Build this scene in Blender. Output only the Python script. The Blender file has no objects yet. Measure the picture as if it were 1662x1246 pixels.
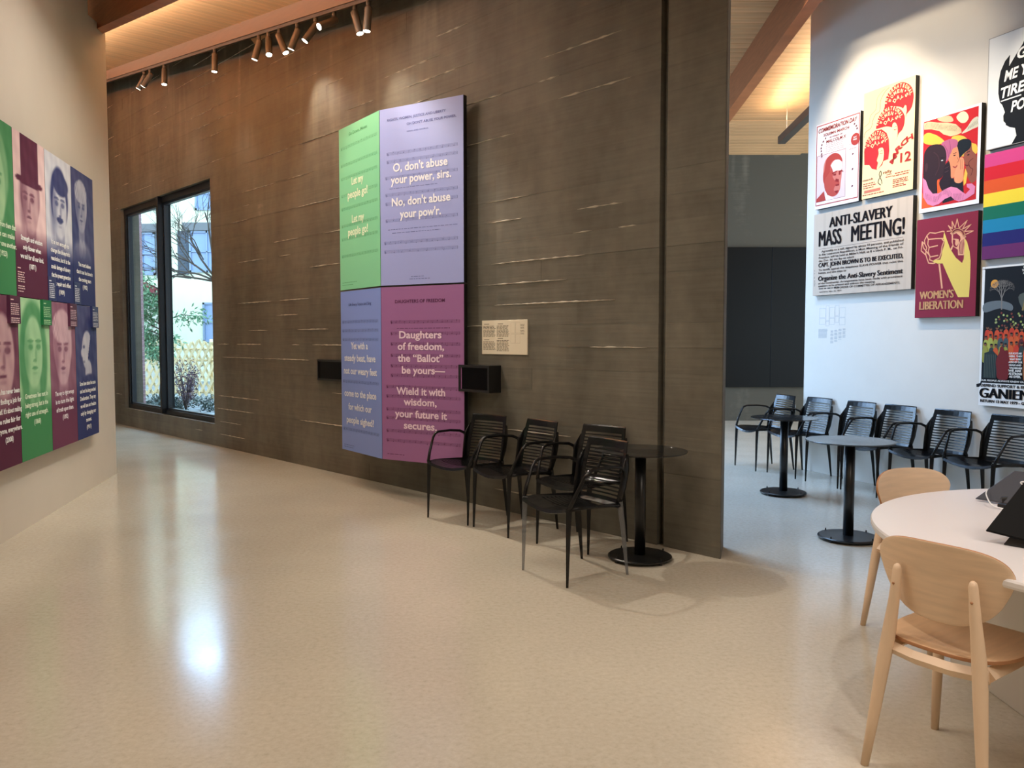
import bpy, bmesh, math, random
import numpy as np
from mathutils import Vector, Matrix
from mathutils.geometry import tessellate_polygon
random.seed(7); rng = np.random.default_rng(5)
scn = bpy.context.scene
COL = scn.collection
PI = math.pi

# ------------------------------------------------------------------ camera
cam = bpy.data.cameras.new('camera'); cam.sensor_width = 36; cam.lens = 28.59; cam.clip_end = 200
co = bpy.data.objects.new('camera', cam); COL.objects.link(co)
co.location = (0, 0, 1.48); co.rotation_euler = (math.radians(90 - 3.10), 0, 0)
scn.camera = co
scn.view_settings.view_transform = 'Standard'; scn.view_settings.look = 'None'
scn.view_settings.exposure = 0.0; scn.view_settings.gamma = 1; scn.view_settings.use_curve_mapping = False
scn.cycles.max_bounces = 8; scn.cycles.diffuse_bounces = 4; scn.cycles.glossy_bounces = 3
scn.cycles.transparent_max_bounces = 12; scn.cycles.sample_clamp_indirect = 4
scn.cycles.caustics_reflective = False; scn.cycles.caustics_refractive = False
scn.cycles.use_denoising = True

# ------------------------------------------------------------------ world: pale overcast sky
w = bpy.data.worlds.new('sky'); scn.world = w; w.use_nodes = True
nt = w.node_tree; nt.nodes.clear()
wo = nt.nodes.new('ShaderNodeOutputWorld'); bg = nt.nodes.new('ShaderNodeBackground')
bg.inputs[0].default_value = (0.70, 0.88, 1.0, 1); bg.inputs[1].default_value = 5.0
nt.links.new(bg.outputs[0], wo.inputs[0])

def area(name, loc, direction, sx, sy, power, color, spread=PI):
    l = bpy.data.lights.new(name, 'AREA'); l.shape = 'RECTANGLE'; l.size = sx; l.size_y = sy
    l.energy = power; l.color = color; l.spread = spread
    o = bpy.data.objects.new(name, l); COL.objects.link(o); o.location = loc
    o.rotation_euler = Vector(direction).to_track_quat('-Z', 'Y').to_euler()
    return o
def spot(name, loc, direction, power, color, ang=50, blend=.5, r=.04):
    l = bpy.data.lights.new(name, 'SPOT'); l.energy = power; l.color = color
    l.spot_size = math.radians(ang); l.spot_blend = blend; l.shadow_soft_size = r
    o = bpy.data.objects.new(name, l); COL.objects.link(o); o.location = loc
    o.rotation_euler = Vector(direction).to_track_quat('-Z', 'Y').to_euler()
    return o
WARM = (1.0, .72, .44); NEUT = (1.0, .91, .79); DAY = (.38, .62, 1.0)
# daylight entering by the hidden window behind the concrete wall
area('daylight_side', (-2.45, 12.8, 2.3), (1, -.1, -.5), 3.2, 3.0, 330, DAY, math.radians(125))
area('annex_overhead_fill', (.35, 9.1, 4.85), (.22, -.18, -1), 2.0, 2.2, 225, DAY, math.radians(135))  # unseen overhead light added to brighten the annex floor
# daylight of the overcast sky falling in through the tall window
area('daylight_window', (-8.2, 16.6, 7.0), (.55, -.62, -.62), 5.0, 3.6, 1500, DAY)
# unseen area lights added overhead as general fill for the room
area('overhead_fill', (-.6, 3.2, 4.1), (0, 0, -1), 2.2, 1.4, 72, NEUT)
area('overhead_fill', (2.6, 0.2, 3.6), (0, 0.1, -1), 2.2, 1.6, 85, NEUT)
area('overhead_fill', (-2.4, 6.9, 4.6), (0.2, -0.1, -1), 1.4, 1.2, 60, NEUT)
# track spots washing the poster wall; last two added to brighten the white table
for (px, py, tx, ty, tz, e_) in ((1.9, 7.4, 3.9, 8.0, 3.9, 90), (2.8, 6.0, 4.4, 6.6, 3.9, 90), (2.2, 8.0, 3.75, 8.4, 3.3, 150), (2.6, 7.0, 4.1, 7.4, 3.3, 150), (3.1, 5.9, 4.6, 6.2, 3.2, 120), (3.1, 4.9, 2.6, 3.1, .74, 75), (1.6, 2.0, 2.3, 2.9, .74, 60)):
    zz = 5.05 if py > 4 else 3.9
    spot('wall_spot', (px, py, zz), (tx - px, ty - py, tz - zz), e_ * (1.4 if py > 4.95 else 1.4), (1, .86, .66) if py > 4.95 else (1, .96, .95), 58, .6, .05)

# ------------------------------------------------------------------ frames of reference
CP = Vector((1.406, 5.431, 0)); CU = Vector((-.685, .729, 0)); CN = Vector((-.729, -.685, 0))   # concrete wall
LP = Vector((-4.395, 8.978, 0)); LU = Vector((.213, -.977, 0)); LN = Vector((.977, .213, 0))    # left white wall
RP = Vector((3.335, 9.281, 0)); RU = Vector((.361, -.933, 0)); RN = Vector((-.933, -.361, 0))   # right white wall
def cw(s, d, z): return CP + CU * s + CN * d + Vector((0, 0, z))
def lw(s, d, z): return LP + LU * s + LN * d + Vector((0, 0, z))
def rw(s, d, z): return RP + RU * s + RN * d + Vector((0, 0, z))
def zl(s): return 4.42 + .122 * s          # underside of the sloping ceiling over the hall
def zr(y): return 1.48 + 4.144 - .0488 * y # underside of the ceiling beyond the concrete wall

for q in ((-1.5, 5.6, 4.25, -4.0, 7.6, 1.0, 190), (-1.1, 3.4, 3.95, -3.6, 5.4, 1.0, 160)):
    spot('portrait_fill_spot', q[:3], (q[3] - q[0], q[4] - q[1], q[5] - q[2]), q[6], (1, .96, .88), 54, 1.0, .05)  # unseen spots added to brighten the portrait wall
spot('chair_spot', cw(3.5, .50, 4.38), Vector((.25, 5.45, 0)) - cw(3.5, .50, 4.38), 260, (1, .92, .80), 46, .8, .015)
spot('panel_spot', cw(3.7, 2.5, 4.4), cw(3.45, .3, 2.75) - cw(3.7, 2.5, 4.4), 125, (1, .93, .82), 52, .6, .04)

# ------------------------------------------------------------------ materials
def lin(c):
    return tuple(((x / 255) / 12.92 if x / 255 <= .04045 else ((x / 255 + .055) / 1.055) ** 2.4) for x in c)
MATS = {}
def mat(name, rgb=(128, 128, 128), rough=.5, metal=0., spec=.5, noise=None, bump=None, transp=0., emit=None, rand=0., tr=0.):
    """noise = (scale, amount, stretch xyz) ; bump = (scale, strength, stretch)"""
    if name in MATS: return MATS[name]
    if name.startswith('ink_'): spec = .12
    m = bpy.data.materials.new(name); m.use_nodes = True; t = m.node_tree; N = t.nodes; L = t.links
    b = N['Principled BSDF']; out = N['Material Output']
    c = lin(rgb)
    b.inputs['Base Color'].default_value = (*c, 1); b.inputs['Roughness'].default_value = rough
    b.inputs['Metallic'].default_value = metal; b.inputs['Specular IOR Level'].default_value = spec
    tc = N.new('ShaderNodeTexCoord')
    src = None
    if noise:
        mp = N.new('ShaderNodeMapping'); mp.inputs['Scale'].default_value = noise[2]
        L.new(tc.outputs['Object'], mp.inputs[0])
        nz = N.new('ShaderNodeTexNoise'); nz.inputs['Scale'].default_value = noise[0]; nz.inputs['Detail'].default_value = 6
        L.new(mp.outputs[0], nz.inputs['Vector'])
        mr = N.new('ShaderNodeMapRange'); mr.inputs['From Min'].default_value = .3; mr.inputs['From Max'].default_value = .7
        mr.inputs['To Min'].default_value = 1 - noise[1]; mr.inputs['To Max'].default_value = 1 + noise[1]
        L.new(nz.outputs[0], mr.inputs[0])
        src = mr.outputs[0]
    if rand:
        oi = N.new('ShaderNodeObjectInfo'); m2 = N.new('ShaderNodeMapRange')
        m2.inputs['To Min'].default_value = 1 - rand; m2.inputs['To Max'].default_value = 1 + rand
        L.new(oi.outputs['Random'], m2.inputs[0])
        if src:
            mm = N.new('ShaderNodeMath'); mm.operation = 'MULTIPLY'; L.new(src, mm.inputs[0]); L.new(m2.outputs[0], mm.inputs[1]); src = mm.outputs[0]
        else: src = m2.outputs[0]
    if src:
        vm = N.new('ShaderNodeVectorMath'); vm.operation = 'SCALE'; vm.inputs[0].default_value = c
        L.new(src, vm.inputs['Scale']); L.new(vm.outputs[0], b.inputs['Base Color'])
    if bump:
        mp = N.new('ShaderNodeMapping'); mp.inputs['Scale'].default_value = bump[2]
        L.new(tc.outputs['Object'], mp.inputs[0])
        nz = N.new('ShaderNodeTexNoise'); nz.inputs['Scale'].default_value = bump[0]; nz.inputs['Detail'].default_value = 4
        L.new(mp.outputs[0], nz.inputs['Vector'])
        bp = N.new('ShaderNodeBump'); bp.inputs['Strength'].default_value = bump[1]; bp.inputs['Distance'].default_value = .004
        L.new(nz.outputs[0], bp.inputs['Height']); L.new(bp.outputs[0], b.inputs['Normal'])
    if emit:
        b.inputs['Emission Color'].default_value = (*emit[0], 1); b.inputs['Emission Strength'].default_value = emit[1]
    if transp:
        tb = N.new('ShaderNodeBsdfTransparent'); mx = N.new('ShaderNodeMixShader'); mx.inputs[0].default_value = transp
        L.new(b.outputs[0], mx.inputs[1]); L.new(tb.outputs[0], mx.inputs[2]); L.new(mx.outputs[0], out.inputs[0])
    MATS[name] = m
    return m
WALLW = mat('white_plaster', (222, 214, 202), .75, noise=(3, .02, (1, 1, 1)))
CEILW = mat('ceiling_fir', (206, 160, 114), .5, noise=(5, .16, (.25, 3, 1)), rand=.09)
BEAM = mat('glulam_beam', (168, 104, 66), .45, noise=(4, .15, (1, 1, 14)))
FASC = mat('fascia_wood', (118, 92, 72), .5, noise=(4, .06, (1, 1, 8)))
BLACKM = mat('black_metal', (22, 22, 23), .4)
FRAMEM = mat('dark_window_frame', (15, 18, 24), .4, spec=.3)
LAMPM = mat('bronze_lamp_body', (92, 82, 70), .45)
LENS = mat('lamp_lens', (255, 250, 235), .3, emit=((1, .92, .78), 14))
LED = mat('led_strip', (255, 240, 210), .3, emit=((1, .72, .38), 6))
CHAIRB = mat('smoke_black_polycarbonate', (20, 20, 21), .22, transp=.10, spec=.30)
LITP = mat('lit_smoke_polycarbonate', (105, 108, 112), .10, transp=.45, spec=.7)  # lighter copy of the chair plastic; caught light put into the colour
TABLEB = mat('black_table_metal', (14, 15, 16), .35)
TOPB = mat('smoke_table_top', (30, 32, 34), .14, transp=.30, spec=.6)
BIRCH = mat('birch_plywood', (226, 198, 168), .42, noise=(7, .07, (1, 1, 9)))
BIRCHS = mat('birch_solid', (222, 194, 164), .42, noise=(9, .06, (1, 1, .4)))
PLYEDGE = mat('plywood_edge', (176, 124, 84), .5)
WLAM = mat('white_laminate', (232, 228, 228), .32)
EDGEB = mat('black_panel_edge', (20, 19, 20), .5)
GLOSSB = mat('black_gloss_panel', (7, 7, 8), .28, spec=.10)
CHROME = mat('chrome', (200, 200, 205), .15, 1.)

def print_mat(name, rough):
    m = bpy.data.materials.new(name); m.use_nodes = True; t = m.node_tree
    a = t.nodes.new('ShaderNodeAttribute'); a.attribute_name = 'ink'
    b = t.nodes['Principled BSDF']; b.inputs['Roughness'].default_value = rough; b.inputs['Specular IOR Level'].default_value = .15
    t.links.new(a.outputs['Color'], b.inputs['Base Color']); return m
PRINT = print_mat('printed_ink', .6)

def concrete():
    m = bpy.data.materials.new('board_formed_concrete'); m.use_nodes = True; t = m.node_tree; N = t.nodes; L = t.links
    b = N['Principled BSDF']; b.inputs['Roughness'].default_value = .72
    tc = N.new('ShaderNodeTexCoord')
    def nz(sc, scale, det=5):
        mp = N.new('ShaderNodeMapping'); mp.inputs['Scale'].default_value = sc; L.new(tc.outputs['Object'], mp.inputs[0])
        n = N.new('ShaderNodeTexNoise'); n.inputs['Scale'].default_value = scale; n.inputs['Detail'].default_value = det
        L.new(mp.outputs[0], n.inputs['Vector']); return n.outputs[0]
    a = N.new('ShaderNodeAttribute'); a.attribute_name = 'tone'
    r = N.new('ShaderNodeValToRGB'); r.color_ramp.elements[0].color = (*lin((69, 66, 57)), 1); r.color_ramp.elements[1].color = (*lin((116, 111, 98)), 1)
    x = r.color_ramp.elements.new(1.0); x.color = (*lin((186, 176, 158)), 1); r.color_ramp.elements[0].position = .25; r.color_ramp.elements[1].position = .72
    big = nz((1.1, 1.1, .30), 1.7); grain = nz((.6, .6, 16), 3.0, 6); spots_ = nz((1, 1, 1), 9)
    ad = N.new('ShaderNodeMath'); ad.operation = 'MULTIPLY_ADD'; L.new(big, ad.inputs[0]); ad.inputs[1].default_value = .75
    L.new(a.outputs['Fac'], ad.inputs[2])
    ad2 = N.new('ShaderNodeMath'); ad2.operation = 'MULTIPLY_ADD'; L.new(grain, ad2.inputs[0]); ad2.inputs[1].default_value = .22; L.new(ad.outputs[0], ad2.inputs[2])
    ad3 = N.new('ShaderNodeMath'); ad3.operation = 'MULTIPLY_ADD'; L.new(spots_, ad3.inputs[0]); ad3.inputs[1].default_value = .25; L.new(ad2.outputs[0], ad3.inputs[2])
    # pale lime streaks running down from the top of the wall
    stk = nz((3.2, 3.2, .35), 1.5, 3); mk = N.new('ShaderNodeMapRange'); mk.inputs['From Min'].default_value = .56; mk.inputs['From Max'].default_value = .70; L.new(stk, mk.inputs[0])
    sx_ = N.new('ShaderNodeSeparateXYZ'); L.new(tc.outputs['Object'], sx_.inputs[0])
    hz = N.new('ShaderNodeMapRange'); hz.inputs['From Min'].default_value = 2.9; hz.inputs['From Max'].default_value = 5.2; hz.inputs['To Max'].default_value = .26; L.new(sx_.outputs['Z'], hz.inputs[0])
    ml = N.new('ShaderNodeMath'); ml.operation = 'MULTIPLY'; L.new(mk.outputs[0], ml.inputs[0]); L.new(hz.outputs[0], ml.inputs[1])
    ad4 = N.new('ShaderNodeMath'); ad4.operation = 'ADD'; L.new(ad3.outputs[0], ad4.inputs[0]); L.new(ml.outputs[0], ad4.inputs[1])
    sb = N.new('ShaderNodeMath'); sb.operation = 'SUBTRACT'; L.new(ad4.outputs[0], sb.inputs[0]); sb.inputs[1].default_value = .61
    L.new(sb.outputs[0], r.inputs[0]); L.new(r.outputs[0], b.inputs['Base Color'])
    bp = N.new('ShaderNodeBump'); bp.inputs['Strength'].default_value = .35; bp.inputs['Distance'].default_value = .004
    L.new(grain, bp.inputs['Height']); L.new(bp.outputs[0], b.inputs['Normal'])
    return m
CONC = concrete()

def terrazzo():
    m = bpy.data.materials.new('polished_concrete_floor'); m.use_nodes = True; t = m.node_tree; N = t.nodes; L = t.links
    b = N['Principled BSDF']
    tc = N.new('ShaderNodeTexCoord')
    v = N.new('ShaderNodeTexNoise'); v.inputs['Scale'].default_value = 38; v.inputs['Detail'].default_value = 3; v.inputs['Roughness'].default_value = .7; L.new(tc.outputs['Object'], v.inputs['Vector'])
    r = N.new('ShaderNodeValToRGB'); e = r.color_ramp.elements
    e[0].position = .26; e[0].color = (*lin((188, 179, 161)), 1); e[1].position = .68; e[1].color = (*lin((208, 200, 184)), 1)
    x = e.new(.42); x.color = (*lin((199, 190, 172)), 1)
    L.new(v.outputs[0], r.inputs[0])
    n = N.new('ShaderNodeTexNoise'); n.inputs['Scale'].default_value = .8; n.inputs['Detail'].default_value = 4; L.new(tc.outputs['Object'], n.inputs['Vector'])
    mr = N.new('ShaderNodeMapRange'); mr.inputs['From Min'].default_value = .3; mr.inputs['From Max'].default_value = .7; mr.inputs['To Min'].default_value = .93; mr.inputs['To Max'].default_value = 1.05
    L.new(n.outputs[0], mr.inputs[0])
    vm = N.new('ShaderNodeVectorMath'); vm.operation = 'SCALE'; L.new(r.outputs[0], vm.inputs[0]); L.new(mr.outputs[0], vm.inputs['Scale'])
    L.new(vm.outputs[0], b.inputs['Base Color'])
    r2 = N.new('ShaderNodeMapRange'); r2.inputs['From Min'].default_value = .3; r2.inputs['From Max'].default_value = .7; r2.inputs['To Min'].default_value = .15; r2.inputs['To Max'].default_value = .20
    n2 = N.new('ShaderNodeTexNoise'); n2.inputs['Scale'].default_value = 2.5; L.new(tc.outputs['Object'], n2.inputs['Vector'])
    L.new(n2.outputs[0], r2.inputs[0]); L.new(r2.outputs[0], b.inputs['Roughness'])
    b.inputs['Specular IOR Level'].default_value = .5
    n3 = N.new('ShaderNodeTexNoise'); n3.inputs['Scale'].default_value = 4; L.new(tc.outputs['Object'], n3.inputs['Vector'])
    bp = N.new('ShaderNodeBump'); bp.inputs['Strength'].default_value = .01; bp.inputs['Distance'].default_value = .01
    L.new(n3.outputs[0], bp.inputs['Height']); L.new(bp.outputs[0], b.inputs['Normal'])
    return m
FLOOR = terrazzo()

def glass():
    m = bpy.data.materials.new('window_glass'); m.use_nodes = True; t = m.node_tree; N = t.nodes; L = t.links
    N.remove(N['Principled BSDF']); tb = N.new('ShaderNodeBsdfTransparent'); tb.inputs[0].default_value = (.9, .95, .96, 1)
    g = N.new('ShaderNodeBsdfGlossy'); g.inputs['Roughness'].default_value = .02
    mx = N.new('ShaderNodeMixShader'); mx.inputs[0].default_value = .05; L.new(tb.outputs[0], mx.inputs[1]); L.new(g.outputs[0], mx.inputs[2])
    L.new(mx.outputs[0], N['Material Output'].inputs[0]); return m
GLASS = glass()

# ------------------------------------------------------------------ geometry helpers
class MB:
    def __init__(s): s.v = []; s.f = []; s.sm = []
    def add(s, vs, fs, smooth=False):
        o = len(s.v); s.v += [tuple(v) for v in vs]; s.f += [tuple(i + o for i in f) for f in fs]; s.sm += [smooth] * len(fs); return s
    def box(s, a, b):
        x0, y0, z0 = a; x1, y1, z1 = b
        return s.add([(x0, y0, z0), (x1, y0, z0), (x1, y1, z0), (x0, y1, z0), (x0, y0, z1), (x1, y0, z1), (x1, y1, z1), (x0, y1, z1)],
                     [(0, 3, 2, 1), (4, 5, 6, 7), (0, 1, 5, 4), (1, 2, 6, 5), (2, 3, 7, 6), (3, 0, 4, 7)])
    def hexa(s, p): # 8 points: bottom 4 ccw, top 4
        return s.add(p, [(0, 3, 2, 1), (4, 5, 6, 7), (0, 1, 5, 4), (1, 2, 6, 5), (2, 3, 7, 6), (3, 0, 4, 7)])
    def fbox(s, fn, s0, s1, d0, d1, z0, z1): # box in a wall frame
        P = [fn(s0, d0, z0), fn(s1, d0, z0), fn(s1, d1, z0), fn(s0, d1, z0), fn(s0, d0, z1), fn(s1, d0, z1), fn(s1, d1, z1), fn(s0, d1, z1)]
        return s.hexa(P)
    def tube(s, pts, rad, n=8, flat=1.0, up=None, smooth=True):
        pts = [Vector(p) for p in pts]
        if not hasattr(rad, '__len__'): rad = [rad] * len(pts)
        rings = []; prev = None
        for i, p in enumerate(pts):
            t = (pts[min(i + 1, len(pts) - 1)] - pts[max(i - 1, 0)]).normalized()
            if prev is None:
                a = Vector(up) if up else (Vector((0, 0, 1)) if abs(t.z) < .9 else Vector((1, 0, 0)))
            else: a = prev
            a = (a - t * a.dot(t)).normalized(); prev = a; b = t.cross(a)
            rings.append([p + a * math.cos(2 * PI * k / n + PI / n) * rad[i] + b * math.sin(2 * PI * k / n + PI / n) * rad[i] * flat for k in range(n)])
        vs = [q for r in rings for q in r]; fs = []
        for i in range(len(pts) - 1):
            for k in range(n):
                fs.append((i * n + k, i * n + (k + 1) % n, (i + 1) * n + (k + 1) % n, (i + 1) * n + k))
        fs.append(tuple(range(n))[::-1]); fs.append(tuple((len(pts) - 1) * n + k for k in range(n)))
        return s.add(vs, fs, smooth)
    def lathe(s, prof, n=48, c=(0, 0, 0)):
        vs = []; fs = []
        for r, z in prof:
            for k in range(n):
                a = 2 * PI * k / n; vs.append((c[0] + r * math.cos(a), c[1] + r * math.sin(a), c[2] + z))
        m = len(prof)
        for i in range(m - 1):
            for k in range(n): fs.append((i * n + k, i * n + (k + 1) % n, (i + 1) * n + (k + 1) % n, (i + 1) * n + k))
        fs.append(tuple(range(n))[::-1]); fs.append(tuple((m - 1) * n + k for k in range(n)))
        return s.add(vs, fs, False)
    def build(s, name, m, parent=None, auto=False):
        me = bpy.data.meshes.new(name); me.from_pydata(s.v, [], s.f); me.materials.append(m)
        me.polygons.foreach_set('use_smooth', s.sm); me.update()
        o = bpy.data.objects.new(name, me); COL.objects.link(o)
        if parent: o.parent = parent
        return o
def tag(o, label=None, cat=None, group=None, kind=None):
    if label: o['label'] = label
    if cat: o['category'] = cat
    if group: o['group'] = group
    if kind: o['kind'] = kind
    return o
def empty(name, loc=(0, 0, 0), rz=0):
    o = bpy.data.objects.new(name, None); COL.objects.link(o); o.location = loc; o.rotation_euler = (0, 0, rz)
    o.empty_display_size = .1; return o
def struct(o, label=None): o['kind'] = 'structure'; return tag(o, label)
def dup(o, parent=None):
    c = o.copy(); COL.objects.link(c); c.parent = parent
    for ch in list(o.children): dup(ch, c)
    return c
def bevel(o, w=.003, seg=2):
    m = o.modifiers.new('bevel', 'BEVEL'); m.width = w; m.segments = seg; m.limit_method = 'ANGLE'; return o

# ------------------------------------------------------------------ STRUCTURE
# the floor stops at the concrete wall where the garden begins
fl_pts = [(-14, -6, 0), (10, -6, 0), (10, 15.1, 0), (-2.3, 15.1, 0), (-2.3, 9.6, 0), tuple(cw(15, -.28, 0)), (-14, 16, 0)]
b = MB(); n = len(fl_pts)
b.add(fl_pts + [(x, y, -.12) for x, y, z in fl_pts], [tuple(range(n)), tuple(range(n, 2 * n))[::-1]] + [(i, i + n, (i + 1) % n + n, (i + 1) % n) for i in range(n)])
struct(b.build('floor', FLOOR), 'cream polished concrete floor with fine aggregate')

# --- concrete wall: boards imprinted course by course round the window opening
W0, W1, WZ0, WZ1 = 8.14, 11.83, .305, 3.71
b = MB()
e = .163
def prism(s0, s1, z0, z1, back0=None):
    b0 = s0 if back0 is None else back0
    b.hexa([cw(s0, -.012, z0), cw(s1, -.012, z0), cw(s1, -.3, z0), cw(b0, -.3, z0), cw(s0, -.012, z1), cw(s1, -.012, z1), cw(s1, -.3, z1), cw(b0, -.3, z1)])
GR0, GR1 = .465, .525       # vertical joint near the free end
prism(0, GR0, 0, 6.6, e); b.hexa([cw(x, d, z) for z in (0, 6.6) for x, d in ((GR0, -.06), (GR1, -.06), (GR1, -.3), (GR0, -.3))]); prism(GR1, W0, 0, 6.6); prism(W0, W1, 0, WZ0); prism(W0, W1, WZ1, 6.6); prism(W1, 15, 0, 6.6)
tone = [.5] * len(b.v)
zc = 0; rows = []
while zc < 6.5:
    rows.append((zc, zc + .178)); zc += .178
fins = []
for (z0, z1) in rows:
    s = -.0; cuts = [0]
    s = random.uniform(.8, 3.4)
    while s < 15: cuts.append(s); s += random.uniform(2.4, 3.8)
    cuts.append(15)
    zz = [(z0, z1)]
    for a, c in zip(cuts[:-1], cuts[1:]):
        dd = random.uniform(-.0008, .0016); tn = .5 + random.uniform(-.04, .04)
        segs = [(a, c)]
        def cut(segs, lo, hi):
            out = []
            for p, q in segs:
                if q <= lo or p >= hi: out.append((p, q)); continue
                if p < lo: out.append((p, lo))
                if q > hi: out.append((hi, q))
            return out
        segs = cut(segs, GR0, GR1)
        for p, q in segs:
            subs = [(p, q, z0, z1)]
            if z1 > WZ0 and z0 < WZ1 and q > W0 and p < W1:
                subs = []
                if p < W0: subs.append((p, W0, z0, z1))
                if q > W1: subs.append((W1, q, z0, z1))
                m0, m1 = max(p, W0), min(q, W1)
                if z0 < WZ0: subs.append((m0, m1, z0, WZ0))
                if z1 > WZ1: subs.append((m0, m1, WZ1, z1))
            for (p2, q2, za, zb) in subs:
                if q2 - p2 < .01 or zb - za < .01: continue
                g = 0.0 if random.random() < .75 else .0007
                nv = len(b.v)
                b.fbox(cw, p2, q2, dd + .002, -.012, za + (g if za == z0 else 0), zb - (g if zb == z1 else 0))
                tone += [tn] * (len(b.v) - nv)
                tone[-8:] = [tn] * 8
    # fins of paste squeezed out between the boards
    k = random.randint(4, 8)
    for _ in range(k):
        a = random.uniform(.1, 12.5); ln = random.uniform(.15, 1.3); c = a + ln
        if z1 > WZ0 - .05 and z1 < WZ1 + .05 and c > W0 - .05 and a < W1 + .05: continue
        if a < GR1 + .02 and c > GR0 - .02: continue
        fins.append((a, c, z1))
for a, c, z in fins:
    nn = max(4, int((c - a) / .045)); vs = []; fs = []
    for i in range(nn + 1):
        s = a + (c - a) * i / nn; env = max(0, math.sin(PI * i / nn)) ** .5
        hgt = (.002 + .004 * random.random()) * env; th = (.0022 + .007 * random.random() ** 3) * env + .0006
        zz = z + random.uniform(-.0015, .0015)
        vs += [cw(s, .003, zz - th), cw(s, .005 + hgt, zz), cw(s, .003, zz + th)]
    for i in range(nn):
        for k in range(2): fs.append((3 * i + k, 3 * i + k + 1, 3 * i + k + 4, 3 * i + k + 3))
    b.add(vs, fs); tone += [1.3] * len(vs)
o = b.build('wall_concrete', CONC)
at = o.data.attributes.new('tone', 'FLOAT', 'POINT'); at.data.foreach_set('value', tone)
struct(o, 'dark board-formed concrete wall with horizontal board marks')

# --- left white wall with a pocket for the beam
pts = [(0, 0), (14.2, 0), (14.2, 6.8), (.64, 6.8), (.64, 4.74), (0, 4.83)]
b = MB(); vs = [lw(s, 0, z) for s, z in pts] + [lw(s, -.35, z) for s, z in pts]; n = len(pts)
b.add(vs, [tuple(range(n)), tuple(range(n, 2 * n))[::-1]] + [(i, i + n, (i + 1) % n + n, (i + 1) % n) for i in range(n)])
struct(b.build('wall_left', WALLW), 'white plaster wall on the left')
# --- right white wall
b = MB(); b.fbox(rw, 0, 14.5, 0, -.3, 0, 6.6)
struct(b.build('wall_right', WALLW), 'white plaster wall carrying the posters')
# --- wall behind the camera, far end walls
b = MB(); b.box((-2.4, -4.4, 0), (9.4, -4.2, 6.6)); struct(b.build('wall_rear', WALLW))
b = MB(); b.fbox(cw, 14.6, 14.8, -.3, 9, 0, 6.8); struct(b.build('wall_far_left', WALLW))
b = MB(); b.fbox(cw, 4, 14.8, 8.6, 8.8, 0, 6.8); b2 = b; struct(b.build('wall_hidden_left', WALLW))
# --- concrete wall at the back of the annex
b = MB(); b.box((-2.3, 14.88, 0), (8, 15.12, 5.6)); o = b.build('wall_back', CONC)
at = o.data.attributes.new('tone', 'FLOAT', 'POINT'); at.data.foreach_set('value', [.18] * len(o.data.vertices)); struct(o)
# --- annex side wall with hidden window
b = MB(); b.box((-2.3, 9.5, 0), (-2.1, 15, .3)); b.box((-2.3, 9.5, 3.9), (-2.1, 15, 6.2)); b.box((-2.3, 9.5, .3), (-2.1, 9.9, 3.9)); b.box((-2.3, 14.5, .3), (-2.1, 15, 3.9))
struct(b.build('wall_annex', WALLW))
o = empty('window_2', (-2.2, 12.2, 0)); struct(o)
b = MB()
for y in (9.9, 11.4, 12.95, 14.44): b.box((-.04, y - 12.2, .3), (.04, y - 12.14, 3.9))
b.box((-.04, -2.3, .3), (.04, 2.3, .36)); b.box((-.04, -2.3, 3.84), (.04, 2.3, 3.9)); b.build('window_frame', FRAMEM, o)

b = MB()
for q in ((-.75, 7.9, 1.45, 8.0), (-.75, 10.2, 1.45, 10.3), (-.75, 8.0, -.65, 10.2), (1.35, 8.0, 1.45, 10.2)): b.box((q[0], q[1], 4.88), (q[2], q[3], zr(10.2)))
struct(b.build('fill_light_frame', FRAMEM))  # unseen frame added round the overhead fill light, no opening above it
# --- ceilings
def plank_mesh(name, L_, W_, T_=.02):
    b = MB(); b.box((0, 0, 0), (L_, W_, T_)); me = bpy.data.meshes.new(name)
    c = .004
    me.from_pydata([(0, c, 0), (L_, c, 0), (L_, W_ - c, 0), (0, W_ - c, 0), (0, 0, c), (L_, 0, c), (L_, W_, c), (0, W_, c), (0, 0, T_), (L_, 0, T_), (L_, W_, T_), (0, W_, T_)], [],
                   [(0, 3, 2, 1), (0, 1, 5, 4), (1, 2, 6, 5), (2, 3, 7, 6), (3, 0, 4, 7), (4, 5, 9, 8), (5, 6, 10, 9), (6, 7, 11, 10), (7, 4, 8, 11), (8, 9, 10, 11)])
    me.materials.append(CEILW); return me
def slab(name, quad, th=.15, m=CEILW):
    b = MB(); b.hexa([Vector(p) for p in quad] + [Vector(p) + Vector((0, 0, th)) for p in quad]); return struct(b.build(name, m))
c1 = slab('ceiling', [cw(-13, 0, zl(-13) + .03), cw(15, 0, zl(15) + .03), cw(15, 9, zl(15) + .03), cw(-13, 9, zl(-13) + .03)])
PW = .14
pm = plank_mesh('ceiling_plank', 1.75, PW - .003)
upv = Vector((CU.x, CU.y, .122)).normalized(); nz_ = CN.cross(upv).normalized()
if nz_.z < 0: nz_ = -nz_
sx = 1 / math.sqrt(1 + .122 ** 2)
s = 3.4
while s < 13.2:
    o = bpy.data.objects.new('ceiling_plank', pm); COL.objects.link(o)
    p = cw(s, .2, zl(s))
    # local x along CN, y along slope, z up
    xa = CN; ya = upv; za = xa.cross(ya)
    if za.z < 0: xa = -CN; p = cw(s, 1.95, zl(s)); za = xa.cross(ya)
    o.matrix_world = Matrix(((xa.x, ya.x, za.x, p.x), (xa.y, ya.y, za.y, p.y), (xa.z, ya.z, za.z, p.z + random.uniform(0, .002)), (0, 0, 0, 1)))
    o.parent = c1; s += PW * sx
c2 = slab('ceiling', [(-3.2, 2.0, zr(2.0) + .03), (12, -6, zr(-6) + .03), (12, 13.2, zr(13.2) + .03), (-3.2, 13.2, zr(13.2) + .03)])
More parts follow.
